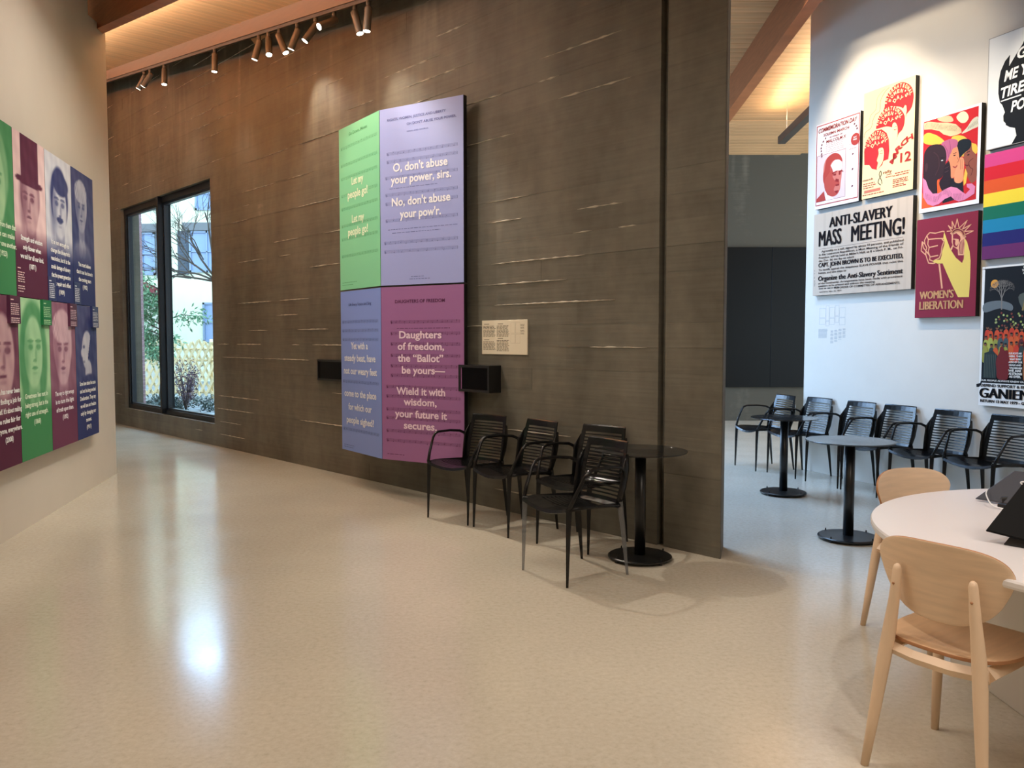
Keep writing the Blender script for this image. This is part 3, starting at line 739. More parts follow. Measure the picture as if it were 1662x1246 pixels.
# lines measured on the sheets as u0, u1, baseline v
song('song_panel', PL_, angL, WL, ZM + .004, ZT, (128, 204, 158), (88, 156, 108), 'green song panel reading Let my people go, upper left of four',
     [('Go Down, Moses', .27, .72, .935, .03)],
     [('Let my', .33, .62, .633), ('people go!', .23, .72, .556), ('Let my', .33, .63, .405), ('people go!', .23, .72, .330)], .075, (236, 246, 214),
     [(.06, .94, .865 - i * .093 - (i % 2) * .012, dict(notes=13, step=4)) for i in range(8)], [(.045, .06, .45), (.03, .06, .36)])
song('song_panel', PM_, angR, WR, ZM + .004, ZT, (160, 168, 224), (108, 114, 168), 'lilac song panel reading O, don\'t abuse your power, upper right of the four',
     [('RIGHTS, WOMEN, JUSTICE AND LIBERTY', .10, .80, .925, .022), ('OH DON\'T ABUSE YOUR POWER.', .34, .92, .888, .022), ('SONG AND CHORUS.', .34, .6, .85, .011)],
     [('O, don\'t abuse', .17, .82, .640), ('your power, sirs.', .14, .86, .573), ('No, don\'t abuse', .15, .85, .448), ('your pow\'r.', .25, .74, .378)], .073, (248, 246, 252),
     [(.09, .93, .735, dict(notes=12)), (.09, .93, .69, dict(notes=10)), (.07, .93, .60, dict(notes=12)), (.07, .93, .505, dict(notes=11)), (.07, .93, .455, dict(notes=8)), (.07, .93, .36, dict(notes=10)), (.05, .93, .235, dict(notes=13)), (.05, .93, .185, dict(notes=8))],
     [(.545, .12, .9), (.315, .1, .93), (.295, .15, .93), (.045, .38, .58), (.032, .36, .62)])
song('song_panel', PL_, angL, WL, ZB_, ZM - .004, (122, 144, 212), (80, 90, 140), 'blue song panel reading Yet with a steady beat, lower left of the four',
     [('Lift Every Voice and Sing', .22, .78, .905, .028)],
     [('Yet with a', .27, .69, .640), ('steady beat, have', .10, .87, .565), ('not our weary feet', .08, .90, .485), ('come to the place', .09, .88, .345), ('for which our', .19, .77, .262), ('people sighed?', .14, .82, .180)], .066, (232, 232, 240),
     [(.05, .93, .80, dict(notes=12)), (.05, .93, .745, dict(notes=10)), (.05, .93, .69, dict(notes=11)), (.05, .93, .43, dict(notes=12)), (.05, .93, .13, dict(notes=13))], [(.035, .06, .4), (.022, .06, .4)])
song('song_panel', PM_, angR, WR, ZB_, ZM - .004, (154, 102, 154), (90, 48, 82), 'mauve song panel headed Daughters of Freedom, lower right of the four',
     [('DAUGHTERS OF FREEDOM', .18, .78, .905, .030)],
     [('Daughters', .23, .74, .705), ('of freedom,', .21, .77, .640), ('the \u201cBallot\u201d', .21, .76, .573), ('be yours\u2014', .26, .78, .505), ('Wield it with', .19, .78, .385), ('wisdom,', .28, .68, .325), ('your future it', .17, .80, .255), ('secures.', .28, .68, .190)], .066, (240, 214, 230),
     [(.12, .95, .79, dict(notes=14)), (.12, .95, .725, dict(notes=14)), (.12, .95, .665, dict(notes=14)), (.12, .95, .60, dict(notes=14)), (.12, .95, .54, dict(notes=13)), (.12, .95, .485, dict(notes=12)),
      (.06, .95, .42, dict(notes=12)), (.06, .95, .365, dict(notes=12)), (.06, .95, .29, dict(notes=12)), (.06, .95, .24, dict(notes=12)), (.06, .95, .165, dict(notes=12)), (.06, .95, .11, dict(notes=12))],
     [(.76, .2, .85), (.035, .07, .3)])
# black wall boxes left and right of the panels
def wallbox(s0, s1, d1, lab):
    o = tag(empty('wall_box', cw(s1, 0, 1.025), ANG_C), lab, 'wall box'); W = s1 - s0; H = .235
    b = MB(); t = .022
    b.box((0, -d1, 0), (t, 0, H)); b.box((W - t, -d1, 0), (W, 0, H)); b.box((t, -d1, 0), (W - t, 0, t)); b.box((t, -d1, H - t), (W - t, 0, H)); b.box((t, -.02, t), (W - t, 0, H - t))
    b.build('housing', BLACKM, o); b = MB(); b.box((t, -d1 + .012, t), (W - t, -d1 + .022, H - t)); b.build('front_panel', GLOSSB, o)
wallbox(4.62, 5.24, .04, 'flat black box on the concrete wall left of the song panels')
wallbox(2.19, 2.60, .14, 'deep black box on the concrete wall right of the song panels')
# text sign
W, H = .573, .295
sg = tag(empty('text_sign', cw(2.427, 0, 1.355), ANG_C), 'small cream text sign on the concrete wall right of the song panels', 'sign')
board('plate', sg, W, H, .012, mat('cream_sign', (226, 214, 190), .45))
k = Ink(W, H, -.012); ink = (110, 100, 86)
for (u0, u1, v0, v1) in ((.03, .32, .88, .50), (.03, .32, .42, .12), (.34, .62, .88, .52), (.34, .62, .46, .09)):
    k.rect(u0 + .02, v0, u0 + .14, v0 + .018, ink); v = v0 - .06
    while v > v1: k.words(u0, u1, v, .018, ink, .15, .05); v -= .0375
for v in (.86, .78, .70, .62):
    for j in range(3): k.words(.86, .945, v - .018 * j, .010, (150, 138, 120), .2, .03)
for (a, b_, c_, d_) in ((.65, .92, .74, .62), (.75, .92, .85, .62), (.65, .58, .74, .33), (.75, .58, .85, .33)):
    k.line([(a, b_), (c_, b_), (c_, d_), (a, d_)], .0012, (176, 164, 140), True, False)
k.build('print', sg)

# ------------------------------------------------------------------ portrait panels on the left wall
def soft(u, v, cu, cv, ru, rv, s=.25, p=2.): 
    r = (np.abs((u - cu) / ru) ** p + np.abs((v - cv) / rv) ** p) ** (1 / p); return np.clip((1 - r) / s + .5, 0, 1)
def mixa(a, b, t): return a * (1 - t) + b * t
def portrait(dk, lt, kind, tint=(0, 0, 0)):
    """a generic duotone portrait; head centred high on the sheet. u,v in 0..1, v up; sheet is .68 x 1.23 m"""
    dk = np.array(dk, float); lt = np.array(lt, float)
    def fn(u, v):
        u_ = u; a = 1.81
        L = np.full_like(u, kind.get('bg', .85)) + (v - .7) * kind.get('bgs', 0)
        cx, cy, fr = kind.get('c', (.5, .66)), 0, kind.get('r', .2)
        x, y = cx; fr = fr * 1.22; rv = fr * .70
        hair = kind.get('hair', .1); skin = kind.get('skin', .8)
        if kind.get('long'): L = mixa(L, hair, soft(u, v, x, y - rv * .25, fr * 1.35, rv * 1.6, .15))
        L = mixa(L, kind.get('coat', .12), soft(u, v, x, y - rv * 3.6, .52, rv * 2.2, .12, 2.6))
        L = mixa(L, skin * .72, soft(u, v, x, y - rv * 1.05, fr * .55, rv * .75, .3))
        L = mixa(L, .92, soft(u, v, x - fr * .25, y - rv * 1.75, fr * .36, rv * .42, .2) * kind.get('collar', 1))
        L = mixa(L, .92, soft(u, v, x + fr * .32, y - rv * 1.75, fr * .36, rv * .42, .2) * kind.get('collar', 1))
        L = mixa(L, hair, soft(u, v, x, y + rv * .26, fr * 1.10, rv * 1.02, .12))
        L = mixa(L, skin, soft(u, v, x, y - rv * .06, fr * .88, rv * .98, .12))
        dx = kind.get('turn', 0) * fr
        L = mixa(L, L * .55, soft(u, v, x - fr * kind.get('side', .8), y - rv * .1, fr * .4, rv * .9, .9))
        for sg_ in (-1, 1):
            L = mixa(L, .06, soft(u, v, x + dx + sg_ * fr * .38, y + rv * .08, fr * .22, rv * .08, .4))
            L = mixa(L, .10, .9 * soft(u, v, x + dx + sg_ * fr * .38, y + rv * .24, fr * .29, rv * .045, .5))
            L = mixa(L, skin * .6, .5 * soft(u, v, x + dx + sg_ * fr * .38, y + rv * .1, fr * .28, rv * .16, .8))
        L = mixa(L, skin * .55, .7 * soft(u, v, x + dx + fr * .12, y - rv * .16, fr * .1, rv * .2, .8))
        L = mixa(L, .2, .7 * soft(u, v, x + dx, y - rv * .30, fr * .17, rv * .045, .5))
        L = mixa(L, .12, .9 * soft(u, v, x + dx, y - rv * .50, fr * .27, rv * .045, .5))
        L = mixa(L, skin * .65, .5 * soft(u, v, x + dx, y - rv * .64, fr * .22, rv * .05, .8))
        if kind.get('stache'): L = mixa(L, .08, soft(u, v, x + dx, y - rv * .42, fr * .42, rv * .09, .4))
        if kind.get('fringe'): L = mixa(L, hair, soft(u, v, x + fr * .2, y + rv * .72, fr * .95, rv * .36, .15))
        if kind.get('curl'): L = mixa(L, hair, np.clip(soft(u, v, x, y + rv * .75, fr * 1.15, rv * .5, .15) * (.75 + .35 * np.sin(u * 60) * np.sin(v * 90)), 0, 1))
        if kind.get('beard'): L = mixa(L, hair, soft(u, v, x, y - rv * .95, fr * .8, rv * .45, .25) * (1 - soft(u, v, x, y - rv * .4, fr * .6, rv * .35, .3)))
        if kind.get('hat'):
            L = mixa(L, .03, soft(u, v, x - .02, y + rv * .62, fr * 1.5, rv * .13, .12, 2.5)); L = mixa(L, .03, soft(u, v, x, y + rv * 1.5, fr * .98, rv * .95, .05, 8))
        if kind.get('profile'):
            L = np.full_like(u, .12) + .1 * (v - .5); L = mixa(L, .05, soft(u, v, .62, .72, .3, .2, .2))
            f = soft(u, v, .52, .66, .24, .15, .12) * (u < .62 + .1 * np.sin(v * 9)); L = mixa(L, .82, f); L = mixa(L, .8, soft(u, v, .285, .645, .05, .03, .4)); L = mixa(L, .78, soft(u, v, .56, .50, .15, .09, .2)); L = mixa(L, .1, .8 * soft(u, v, .37, .69, .05, .012, .5)); L = mixa(L, .3, .6 * soft(u, v, .36, .575, .05, .01, .5))
            L = mixa(L, .06, soft(u, v, .6, .40, .42, .08, .2))
        # light speckle of the reproduction, fades into flat colour at the foot
        L = L + .05 * np.sin(u * 23 + v * 31) * np.sin(v * 17 - u * 11)
        L = L * np.clip((v - kind.get('fade', .28)) / .16, 0, 1)
        L = np.clip(L, 0, 1)[..., None]
        return dk * (1 - L) + lt * L
    return fn
GR = ((70, 142, 92), (190, 230, 184)); MA = ((92, 44, 70), (244, 214, 214)); NA = ((52, 60, 112), (232, 234, 242))
MAL = ((112, 62, 90), (232, 202, 212))
cols = [.95, 1.632, 2.314, 2.996, 3.68]
sheets = [ # column, row, duotone, kind, lines, size, label, plate
 (0, 1, NA, dict(bg=.12, hair=.75, skin=.62, coat=.35, c=(.42, .72), r=.2, collar=.3, curl=1), ['You must believe', 'that it can be done in', 'the coming years', '(1902)'], .26, 'navy portrait panel of a smiling person with pale curly hair, top row, far right', 'L'),
 (1, 1, NA, dict(bg=.92, hair=.08, skin=.86, coat=.15, c=(.52, .66), r=.25, stache=1, fringe=1), ['It is not enough to', 'change the blueprint\'s', 'resolution, but it is the', 'social damage of slavery', 'that the present generation', 'must repair and offset', '(1909)'], .36, 'navy and white portrait panel of a moustached man, top row, second from right', 'L'),
 (2, 1, MA, dict(bg=.95, hair=.55, skin=.72, coat=.05, c=(.5, .60), r=.23, hat=1, turn=-.2), ['Strength and wisdom', 'only flower when', 'we toil for all our kind.', '(1871)'], .32, 'maroon portrait panel of a person in a tall top hat, top row', ''),
 (3, 1, GR, dict(bg=.1, hair=.5, skin=.85, coat=.05, c=(.42, .62), r=.33, collar=1), ['We learn from them that', 'all of us can make', 'room for one another.', '(1923)'], .36, 'green portrait panel cut by the left frame edge, top row', ''),
 (0, 0, NA, dict(profile=1), ['Some have taken the cause', 'and set the long awaited', 'Declaration. They say', 'we will have our freedom', 'only by changing our', 'moment.', '(1911)'], .37, 'navy portrait panel with a pale face in profile, bottom row, far right', 'R'),
 (1, 0, MAL, dict(bg=.3, hair=.85, skin=.78, coat=.6, c=(.48, .66), r=.27, curl=1), ['The way to right wrongs', 'is to turn the light', 'of truth upon them.', '(1892)'], .33, 'pale mauve portrait panel of a woman with light upswept hair, bottom row', 'R'),
 (2, 0, GR, dict(bg=.85, hair=.2, skin=.8, coat=.1, c=(.45, .68), r=.27, long=1, turn=.1), ['Greatness lies not in', 'being strong, but in the', 'right use of strength.', '(1868)'], .35, 'green portrait panel of a long haired clean shaven man, bottom row', 'R'),
 (3, 0, MA, dict(bg=.2, hair=.15, skin=.7, coat=.12, c=(.55, .66), r=.3), ['She has never been', 'just finding a job for', 'herself. It\'s about making', 'the rules fair for', 'everyone, everywhere.', '(2008)'], .40, 'maroon portrait panel cut by the left frame edge, bottom row', 'R')]
zM = 1.800
for c, r, (dk, lt), kind, lines, vtop, lab, plate in sheets:
    W = cols[c + 1] - cols[c] - .006; z0, z1 = (zM + .006, 3.042) if r else (.560, zM); H = z1 - z0
    og = lw(cols[c + 1] - .003, .08, 0); rowname = 'portrait panels on the white left wall'
    o = tag(empty('portrait_panel', (og.x, og.y, z0), ANG_L), lab, 'wall panel', rowname)
    b = MB(); b.box((0, 0, 0), (W, .03, H)); b.box((.06, .03, .08), (W - .06, .08, H - .08)); b.build('board', EDGEB, o)
    grid_print('portrait', o, W, H, -.001, portrait(dk, lt, kind), 56, 110)
    t = Text(W, H, -.003); v = vtop + .03; fs = .036
    mx = max(len(l) for l in lines)
    for l in lines:
        wd = min(.74, .036 * len(l)); off = .16 if c == 3 else 0
        t.put(l, .5 - wd / 2 + off, .5 + wd / 2 + off, v, fs, .035); v -= .056
    t.build('quotation', mat('ink_pale_' + str(dk[0]), tuple(min(250, int(x * 1.2)) for x in lt), .5), o)
    k = Ink(W, H, -.004); pc = {GR[0]: (30, 120, 70), MA[0]: (84, 38, 66), NA[0]: (44, 54, 106), MAL[0]: (84, 38, 66)}[dk]
    if plate == 'R':
        pw, ph = .20, .20; b = MB(); x1 = W + .004; b.box((x1 - pw, -.022, H - ph), (x1, -.001, H + .004)); b.build('caption_plate', mat('plate_%d' % pc[0], pc, .45), o)
        k.y = -.022; u0 = (x1 - pw + .015) / W; u1 = (x1 - .02) / W; v = (H - .03) / H
        k.rect(u0, v, u0 + .08, v + .006, lt); v -= .024
        for j in range(10):
            if j != 6: k.words(u0, u1, v, .005, lt, .15, .05)
            v -= .012
    elif plate == 'L':
        b = MB(); b.box((0, -.004, 0), (.19, -.0012, .20)); b.build('caption_plate', mat('plate_%d' % pc[0], pc, .45), o)
        k.rect(.03, .13, .11, .137, lt); v = .112
        for j in range(8): k.words(.03, .24, v, .006, lt, .15, .05); v -= .013
    else:
        k.rect(.03, .17, .12, .176, lt); v = .145
        for j in range(8):
            if j != 5: k.words(.03, .24, v, .006, lt, .15, .05)
            v -= .014
        k.words(.03, .2, .03, .005, lt, .1, .05)
    k.build('caption_print', o)

# ------------------------------------------------------------------ posters on the right white wall
def poster(s0, s1, z0, z1, rgb, lab, rough=.45):
    W, H = s1 - s0, z1 - z0; o = tag(empty('poster', rw(s0, 0, z0), ANG_R), lab, 'poster', 'mounted posters on the right white wall')
    b = MB(); b.box((0, -.048, 0), (W, 0, H)); bevel(b.build('backing_board', EDGEB, o), .001, 1)
    b = MB(); b.box((.0005, -.05, .0005), (W - .0005, -.048, H - .0005)); b.build('sheet', mat('sheet_' + lab[:14], rgb, .6, spec=.15), o)
    return o, W, H, Ink(W, H, -.05), Text(W, H, -.0535)
# 1 commemoration day
RED = (176, 62, 52)
o, W, H, k, t = poster(.178, .818, 2.915, 3.835, (240, 226, 220), 'white poster headed Commemoration Day with a red portrait head, top left of the poster group')
k.line([(.02, .978), (.98, .978), (.98, .045), (.024, .045)], .010, RED, True)
k.poly([(.037, .628), (.70, .628), (.70, .085), (.037, .085)], (222, 200, 198))
k.line([(.037, .628), (.70, .628), (.70, .085), (.037, .085)], .004, (150, 60, 60), True)
k.smooth([(.188, .4), (.20, .50), (.25, .565), (.349, .603), (.459, .612), (.569, .574), (.625, .5), (.62, .36), (.60, .25), (.58, .17), (.50, .12), (.40, .115), (.30, .145), (.24, .21), (.225, .27), (.19, .32)], (206, 118, 104))
k.smooth([(.36, .47), (.453, .53), (.553, .521), (.615, .49), (.61, .40), (.50, .405), (.39, .40)], (246, 232, 226))
k.smooth([(.188, .4), (.215, .434), (.232, .498), (.267, .568), (.349, .603), (.459, .612), (.569, .574), (.625, .512), (.617, .49), (.553, .521), (.453, .53), (.389, .515), (.353, .482), (.346, .409), (.33, .337), (.284, .314), (.239, .263), (.19, .334)], RED, 3)
k.smooth([(.219, .322), (.346, .409), (.353, .482), (.43, .39), (.413, .345), (.47, .293), (.561, .273), (.553, .237), (.472, .228), (.446, .185), (.493, .152), (.564, .172), (.53, .13), (.421, .118), (.309, .144), (.241, .207)], (184, 74, 62), 3)
for q in ([(.393, .389), (.503, .399), (.507, .385), (.403, .374)], [(.548, .389), (.611, .4), (.665, .37), (.612, .377), (.558, .37)], [(.421, .375), (.494, .373), (.49, .35), (.431, .353)], [(.549, .371), (.594, .374), (.595, .347), (.555, .345)], [(.487, .314), (.56, .296), (.552, .265), (.47, .283)], [(.48, .245), (.571, .244), (.563, .225), (.49, .224)], [(.455, .174), (.555, .173), (.511, .136)]):
    k.poly(q, (140, 36, 34))
k.poly([(.25, .20), (.23, .086), (.46, .086), (.40, .115), (.30, .145)], (244, 234, 230)); k.poly([(.044, .124), (.213, .2), (.264, .087), (.042, .087)], RED)
for i, (u, v) in enumerate([(.21, .80), (.16, .77), (.125, .735), (.11, .70), (.115, .665), (.125, .63), (.13, .60)] + [(.86, .86), (.90, .83), (.92, .80)] + [(.84, .53), (.84, .36), (.84, .17)]):
    k.poly([(u, v), (u + .035, v + .008), (u + .03, v + .026), (u + .005, v + .022)], (110, 50, 56))
k.disc(.905, .70, .062, RED)
for v in (.765, .745, .725, .70, .68): k.words(.24, .68, v - .03, .006, (190, 150, 145), .2)
k.rect(.76, .655, .96, .658, RED); k.words(.77, .93, .60, .008, (200, 160, 150))
t.put('COMMEMORATION DAY', .055, .925, .895, .045, .02, .18, .01); t.put('SOLEMN MARCH', .18, .76, .84, .030, .012, .1); t.put('IN HONOR OF', .33, .62, .800, .018, .01); t.put('MALCOLM X', .25, .70, .752, .032, .012, .1)
t.build('lettering', mat('ink_brick', (140, 48, 44), .5), o); k.build('artwork', o)
t = Text(W, H, -.0555); t.put('NOT', .87, .94, .715, .015, .02); t.put('FREE', .865, .945, .69, .015, .02); t.build('badge_lettering', mat('ink_white', (240, 232, 226), .5), o)
# 2 international women's day
o, W, H, k, t = poster(.86, 1.502, 2.92, 3.99, (238, 216, 164), 'cream yellow poster with three red haloed heads and MARCH 12, top of the left pair')
R2 = (200, 44, 44); CR = (240, 216, 160)

k.line(curve([(.019, .584), (.051, .631), (.161, .657), (.191, .714), (.243, .767), (.329, .789), (.345, .881), (.427, .948), (.51, .974)], 4, False), .004, (120, 60, 40))
k.line(curve([(.026, .686), (.125, .713), (.144, .771), (.252, .816), (.269, .903), (.342, .951), (.426, .977)], 4, False), .003, (150, 90, 60))
k.smooth([(.424, .81), (.451, .895), (.552, .957), (.674, .981), (.795, .971), (.917, .918), (.97, .843), (.965, .768), (.929, .716), (.852, .68), (.833, .658), (.793, .736), (.623, .785), (.425, .785)], R2, 4)
k.poly([(.817, .766), (.843, .757), (.85, .709), (.833, .658), (.801, .687), (.805, .73), (.785, .741)], CR)
k.smooth([(.266, .648), (.3, .719), (.383, .777), (.498, .799), (.623, .785), (.738, .739), (.812, .676), (.816, .608), (.779, .555), (.709, .525), (.66, .47), (.62, .54), (.6, .593), (.465, .626), (.282, .631)], R2, 4)
k.smooth([(.59, .629), (.642, .636), (.685, .591), (.689, .518), (.651, .454), (.56, .411), (.549, .422), (.579, .453), (.557, .465), (.596, .52), (.58, .551)], CR, 3)
k.line([(.62, .575), (.64, .57), (.67, .575)], .006, R2); k.line([(.625, .595), (.65, .6), (.675, .592)], .004, R2)
k.poly([(.03, .45), (.055, .528), (.142, .589), (.25, .62), (.38, .613), (.479, .565), (.524, .499), (.54, .398), (.523, .321), (.428, .316), (.408, .283), (.301, .249), (.201, .27), (.144, .312), (.042, .324)], R2)
k.smooth([(.324, .439), (.411, .439), (.435, .381), (.407, .304), (.312, .253), (.3, .265), (.32, .313), (.297, .336), (.331, .393)], CR, 3)
k.line([(.355, .395), (.375, .389), (.41, .392)], .005, R2); k.line([(.35, .41), (.38, .416), (.41, .41)], .004, R2)
k.line(curve([(.385, .10), (.335, .125), (.345, .155), (.39, .19), (.385, .225), (.36, .22), (.355, .19), (.40, .14), (.41, .11)], 4, False), .008, (70, 60, 50))
for v, u0, u1 in ((.135, .03, .28), (.115, .03, .32), (.095, .03, .26), (.175, .50, .60), (.155, .48, .62), (.17, .66, .94), (.15, .62, .92), (.115, .62, .93), (.10, .62, .9), (.085, .62, .93), (.065, .62, .85), (.05, .62, .88), (.03, .02, .5)): k.words(u0, u1, v, .009, (176, 70, 54), .1, .05)
k.rect(.05, .052, .38, .078, (206, 120, 96), True)
t.put('march', .02, .23, .168, .020, .01); t.put('rally', .43, .60, .196, .028, .01)
t.build('lettering', mat('ink_brick2', (150, 60, 44), .5), o)
t = Text(W, H, -.0535)
for (ch, u, v, a) in (('M', .60, .262, 80), ('A', .62, .300, 65), ('R', .68, .352, 50), ('C', .77, .396, 35), ('H', .86, .428, 20)):
    a = math.radians(a); vv, ff = glyph(ch, .04); n0 = len(t.v); x1 = max(p[0] for p in vv)
    for x, yy in vv:
        X = x / x1 * .085; Z = yy / .7 * .052
        t.v.append((u * W + X * math.cos(a * .55) - Z * math.sin(a * .55), -.0535, v * H + X * math.sin(a * .75) * 1 + Z * math.cos(a * .75)))
    t.f += [tuple(n0 + i for i in q) for q in ff]
t.put('12', .755, .955, .262, .090, .02); t.build('date_lettering', mat('ink_red_date', (176, 44, 40), .5), o)
k.build('artwork', o); t = Text(W, H, -.0545)
for uc, vc, r in ((.69, .805, .185), (.52, .632, .180), (.265, .455, .165)):
    t.arc('INTERNATIONAL', uc, vc, r * .78, 172, 12, .036); t.arc('WOMEN\'S', uc, vc, r * .52, 165, 15, .034); t.arc('DAY', uc, vc, r * .20, 165, 20, .036, .035)
t.build('halo_lettering', mat('ink_cream', (240, 218, 166), .5), o)
# 3 faces poster
o, W, H, k, t = poster(1.58, 2.215, 2.675, 3.543, (240, 240, 240), 'colourful painted poster of three people whispering behind their hands, with pink ribbon')
U = lambda pts: [(.045 + min(max(u, 0), 1) * .91, .045 + min(max(v, 0), 1) * .93) for u, v in pts]
RD = (196, 30, 34); k.poly(U([(0, 0), (1, 0), (1, 1), (0, 1)]), RD)
k.smooth(U([(.26, .995), (.478, .99), (.559, .929), (.512, .912), (.351, .945)]), (206, 178, 140), 3); k.smooth(U([(.613, .949), (.698, .992), (.783, .972), (.831, .906), (.779, .862), (.686, .878)]), (232, 214, 178), 3)
r1 = [(.009, .988), (.102, .988), (.269, .949), (.448, .918), (.608, .872), (.704, .802), (.713, .762), (.628, .751), (.518, .754), (.388, .795), (.305, .848), (.155, .893), (.012, .912)]
k.poly(U(r1), (214, 190, 148))
for i in range(34):
    u = .03 + i * .02; vc = .945 - max(0, u - .1) * .24; k.line(U([(u, vc - .03), (u + .02, vc + .028)]), .003, (60, 50, 44), False, False)
k.smooth(U([(.713, .752), (.811, .804), (.9, .875), (.989, .888), (1, .836), (1, .782), (.903, .769), (.813, .755)]), (206, 200, 176), 3)
for i in range(10): k.line(U([(.82 + i * .018, .775 + i * .004), (.83 + i * .018, .81 + i * .006)]), .003, (60, 50, 44), False, False)
YE = (236, 186, 72)
k.smooth(U([(.009, .846), (.09, .863), (.174, .84), (.291, .791), (.408, .713), (.311, .698), (.128, .721), (.012, .764)]), YE, 4)
k.smooth(U([(.534, .732), (.644, .744), (.769, .709), (.878, .63), (.984, .585), (.98, .491), (.727, .5), (.536, .60)]), YE, 4)
k.poly(U([(.0, .0), (.25, .0), (.12, .06), (.03, .16), (0, .2)]), (226, 92, 40)); k.smooth(U([(.29, .33), (.343, .266), (.40, .18), (.38, .11), (.27, .11)]), (226, 92, 40), 3)
k.poly(U([(.549, .309), (.63, .25), (.762, .229), (.79, .05), (.4, .02), (.42, .2)]), (30, 22, 28))
k.smooth(U([(.863, .603), (.893, .618), (.911, .539), (.988, .47), (.998, .374), (.996, .223), (.922, .185), (.876, .219), (.828, .292), (.80, .40), (.77, .46), (.767, .522), (.82, .543)]), (142, 78, 60), 4)
k.line(curve(U([(.93, .45), (.86, .42), (.88, .36), (.93, .33), (.90, .27)]), 4, False), .006, (96, 46, 38)); k.disc(*U([(.845, .50)])[0], .012, (40, 20, 20), 10, .006); k.line(U([(.82, .53), (.87, .535)]), .007, (50, 24, 20)); k.line(curve(U([(.79, .40), (.83, .385), (.86, .39)]), 3, False), .010, (110, 40, 44))
k.poly(U([(.80, .36), (.84, .30), (.82, .20), (.78, .17), (.77, .25)]), YE)
k.smooth(U([(.64, .638), (.677, .68), (.769, .685), (.862, .661), (.893, .618), (.865, .565), (.775, .53), (.683, .49), (.658, .567)]), (18, 22, 26), 4)
k.smooth(U([(.487, .514), (.525, .557), (.57, .609), (.633, .63), (.665, .575), (.683, .515), (.686, .437), (.641, .385), (.612, .30), (.549, .29), (.53, .419)]), (214, 136, 96), 4)
k.disc(*U([(.60, .53)])[0], .013, (50, 26, 20), 10, .006); k.line(U([(.575, .55), (.63, .557)]), .006, (90, 46, 36)); k.line(curve(U([(.58, .41), (.62, .395), (.65, .41)]), 3, False), .010, (160, 60, 60))
k.line(curve(U([(.655, .50), (.675, .46), (.65, .445)]), 3, False), .004, (150, 84, 60))
k.smooth(U([(.686, .437), (.70, .49), (.735, .49), (.761, .474), (.778, .424), (.774, .328), (.762, .233), (.692, .212), (.614, .242), (.611, .33), (.648, .393)]), (222, 146, 106), 4)
for u in (.705, .735): k.line(U([(u, .47), (u + .008, .36)]), .004, (160, 90, 66))
k.smooth(U([(.352, .692), (.423, .72), (.535, .722), (.63, .697), (.654, .664), (.633, .619), (.57, .609), (.525, .557), (.486, .503), (.44, .49), (.42, .6)]), (176, 92, 126), 4)
for q in ([(.40, .68), (.47, .6), (.49, .53)], [(.5, .71), (.52, .63), (.51, .56)]): k.line(curve(U(q), 4, False), .004, (130, 56, 92))
MN = (48, 26, 30)
k.smooth(U([(.024, .59), (.047, .658), (.129, .706), (.261, .706), (.377, .673), (.435, .61), (.454, .528), (.44, .47), (.445, .42), (.43, .36), (.36, .31), (.29, .29), (.30, .14), (.24, .12), (.15, .17), (.077, .28), (.024, .347)]), MN, 4)
k.smooth(U([(.43, .44), (.496, .483), (.53, .419), (.541, .33), (.536, .233), (.475, .151), (.394, .161), (.33, .26), (.40, .33), (.41, .40)]), (38, 20, 26), 4)
for v in (.46, .41, .365): k.line(U([(.43, v), (.5, v + .01)]), .004, (84, 52, 56))
k.smooth(U([(.05, .50), (.09, .52), (.11, .47), (.08, .42), (.05, .44)]), (66, 38, 42), 3); k.disc(*U([(.375, .507)])[0], .010, (230, 230, 230), 10, .005); k.line(U([(.35, .54), (.42, .53)]), .007, (26, 12, 14))
k.line(curve(U([(.22, .62), (.3, .56), (.32, .45), (.26, .36)]), 4, False), .012, (66, 38, 42))
PK = (222, 130, 168); pk = U([(.015, .358), (.076, .32), (.13, .223), (.216, .152), (.331, .144), (.443, .175), (.553, .191), (.664, .163), (.758, .109), (.82, .077), (.895, .121), (.84, .150), (.832, .186), (.923, .18), (.984, .139), (.971, .064), (.881, .036), (.807, .016), (.7, .009), (.621, .037), (.556, .083), (.446, .066), (.335, .02), (.221, .012), (.12, .043), (.032, .133)])
k.poly(pk, PK)
for i in range(36):
    u = .07 + i * .02; vc = .18 - .1 * math.sin(min(u, .33) / .33 * PI / 2) + .075 * math.sin(max(0, min(1, (u - .3) / .26)) * PI) - max(0, u - .55) * .1
    if i % 9 != 7: k.line(U([(u, vc - .035), (u + .012, vc + .03)]), .003, (110, 50, 80) if i % 3 else (40, 30, 40), False, False)
k.build('artwork', o)
# 4 silhouette poster, runs out of the frame
o, W, H, k, t = poster(2.268, 2.968, 3.118, 4.060, (232, 232, 230), 'white poster with a black head silhouette full of brush lettering, top right corner')
S = [(.5, .937), (.44, .852), (.36, .78), (.2775, .699), (.277, .735), (.285, .797), (.221, .756), (.1665, .678), (.1455, .592), (.145, .486), (.17, .40), (.20, .375), (.215, .349), (.24, .301), (.22, .275), (.225, .225), (.255, .20), (.257, .185), (.31, .157), (.3775, .138), (.399, .069), (.34, .003), (.78, .003), (.74, .15), (.82, .30), (.86, .5), (.83, .72), (.74, .88), (.62, .96)]
k.poly(S, (18, 18, 18)); k.line([(.0, .0), (0, 1), (1, 1), (1, 0)], .005, (150, 146, 142), True, False)
k.line([(.185, .408), (.44, .414)], .010, (238, 238, 236)); k.build('artwork', o)
for tx, u0, u1, v, c in (('GIVE', .37, .74, .735, .085), ('ME YOUR', .22, .80, .575, .085), ('TIRED,', .165, .62, .432, .085), ('YOUR', .65, .83, .44, .06), ('POOR', .32, .70, .288, .085)): t.put(tx, u0, u1, v, c, .03, .16, .06)
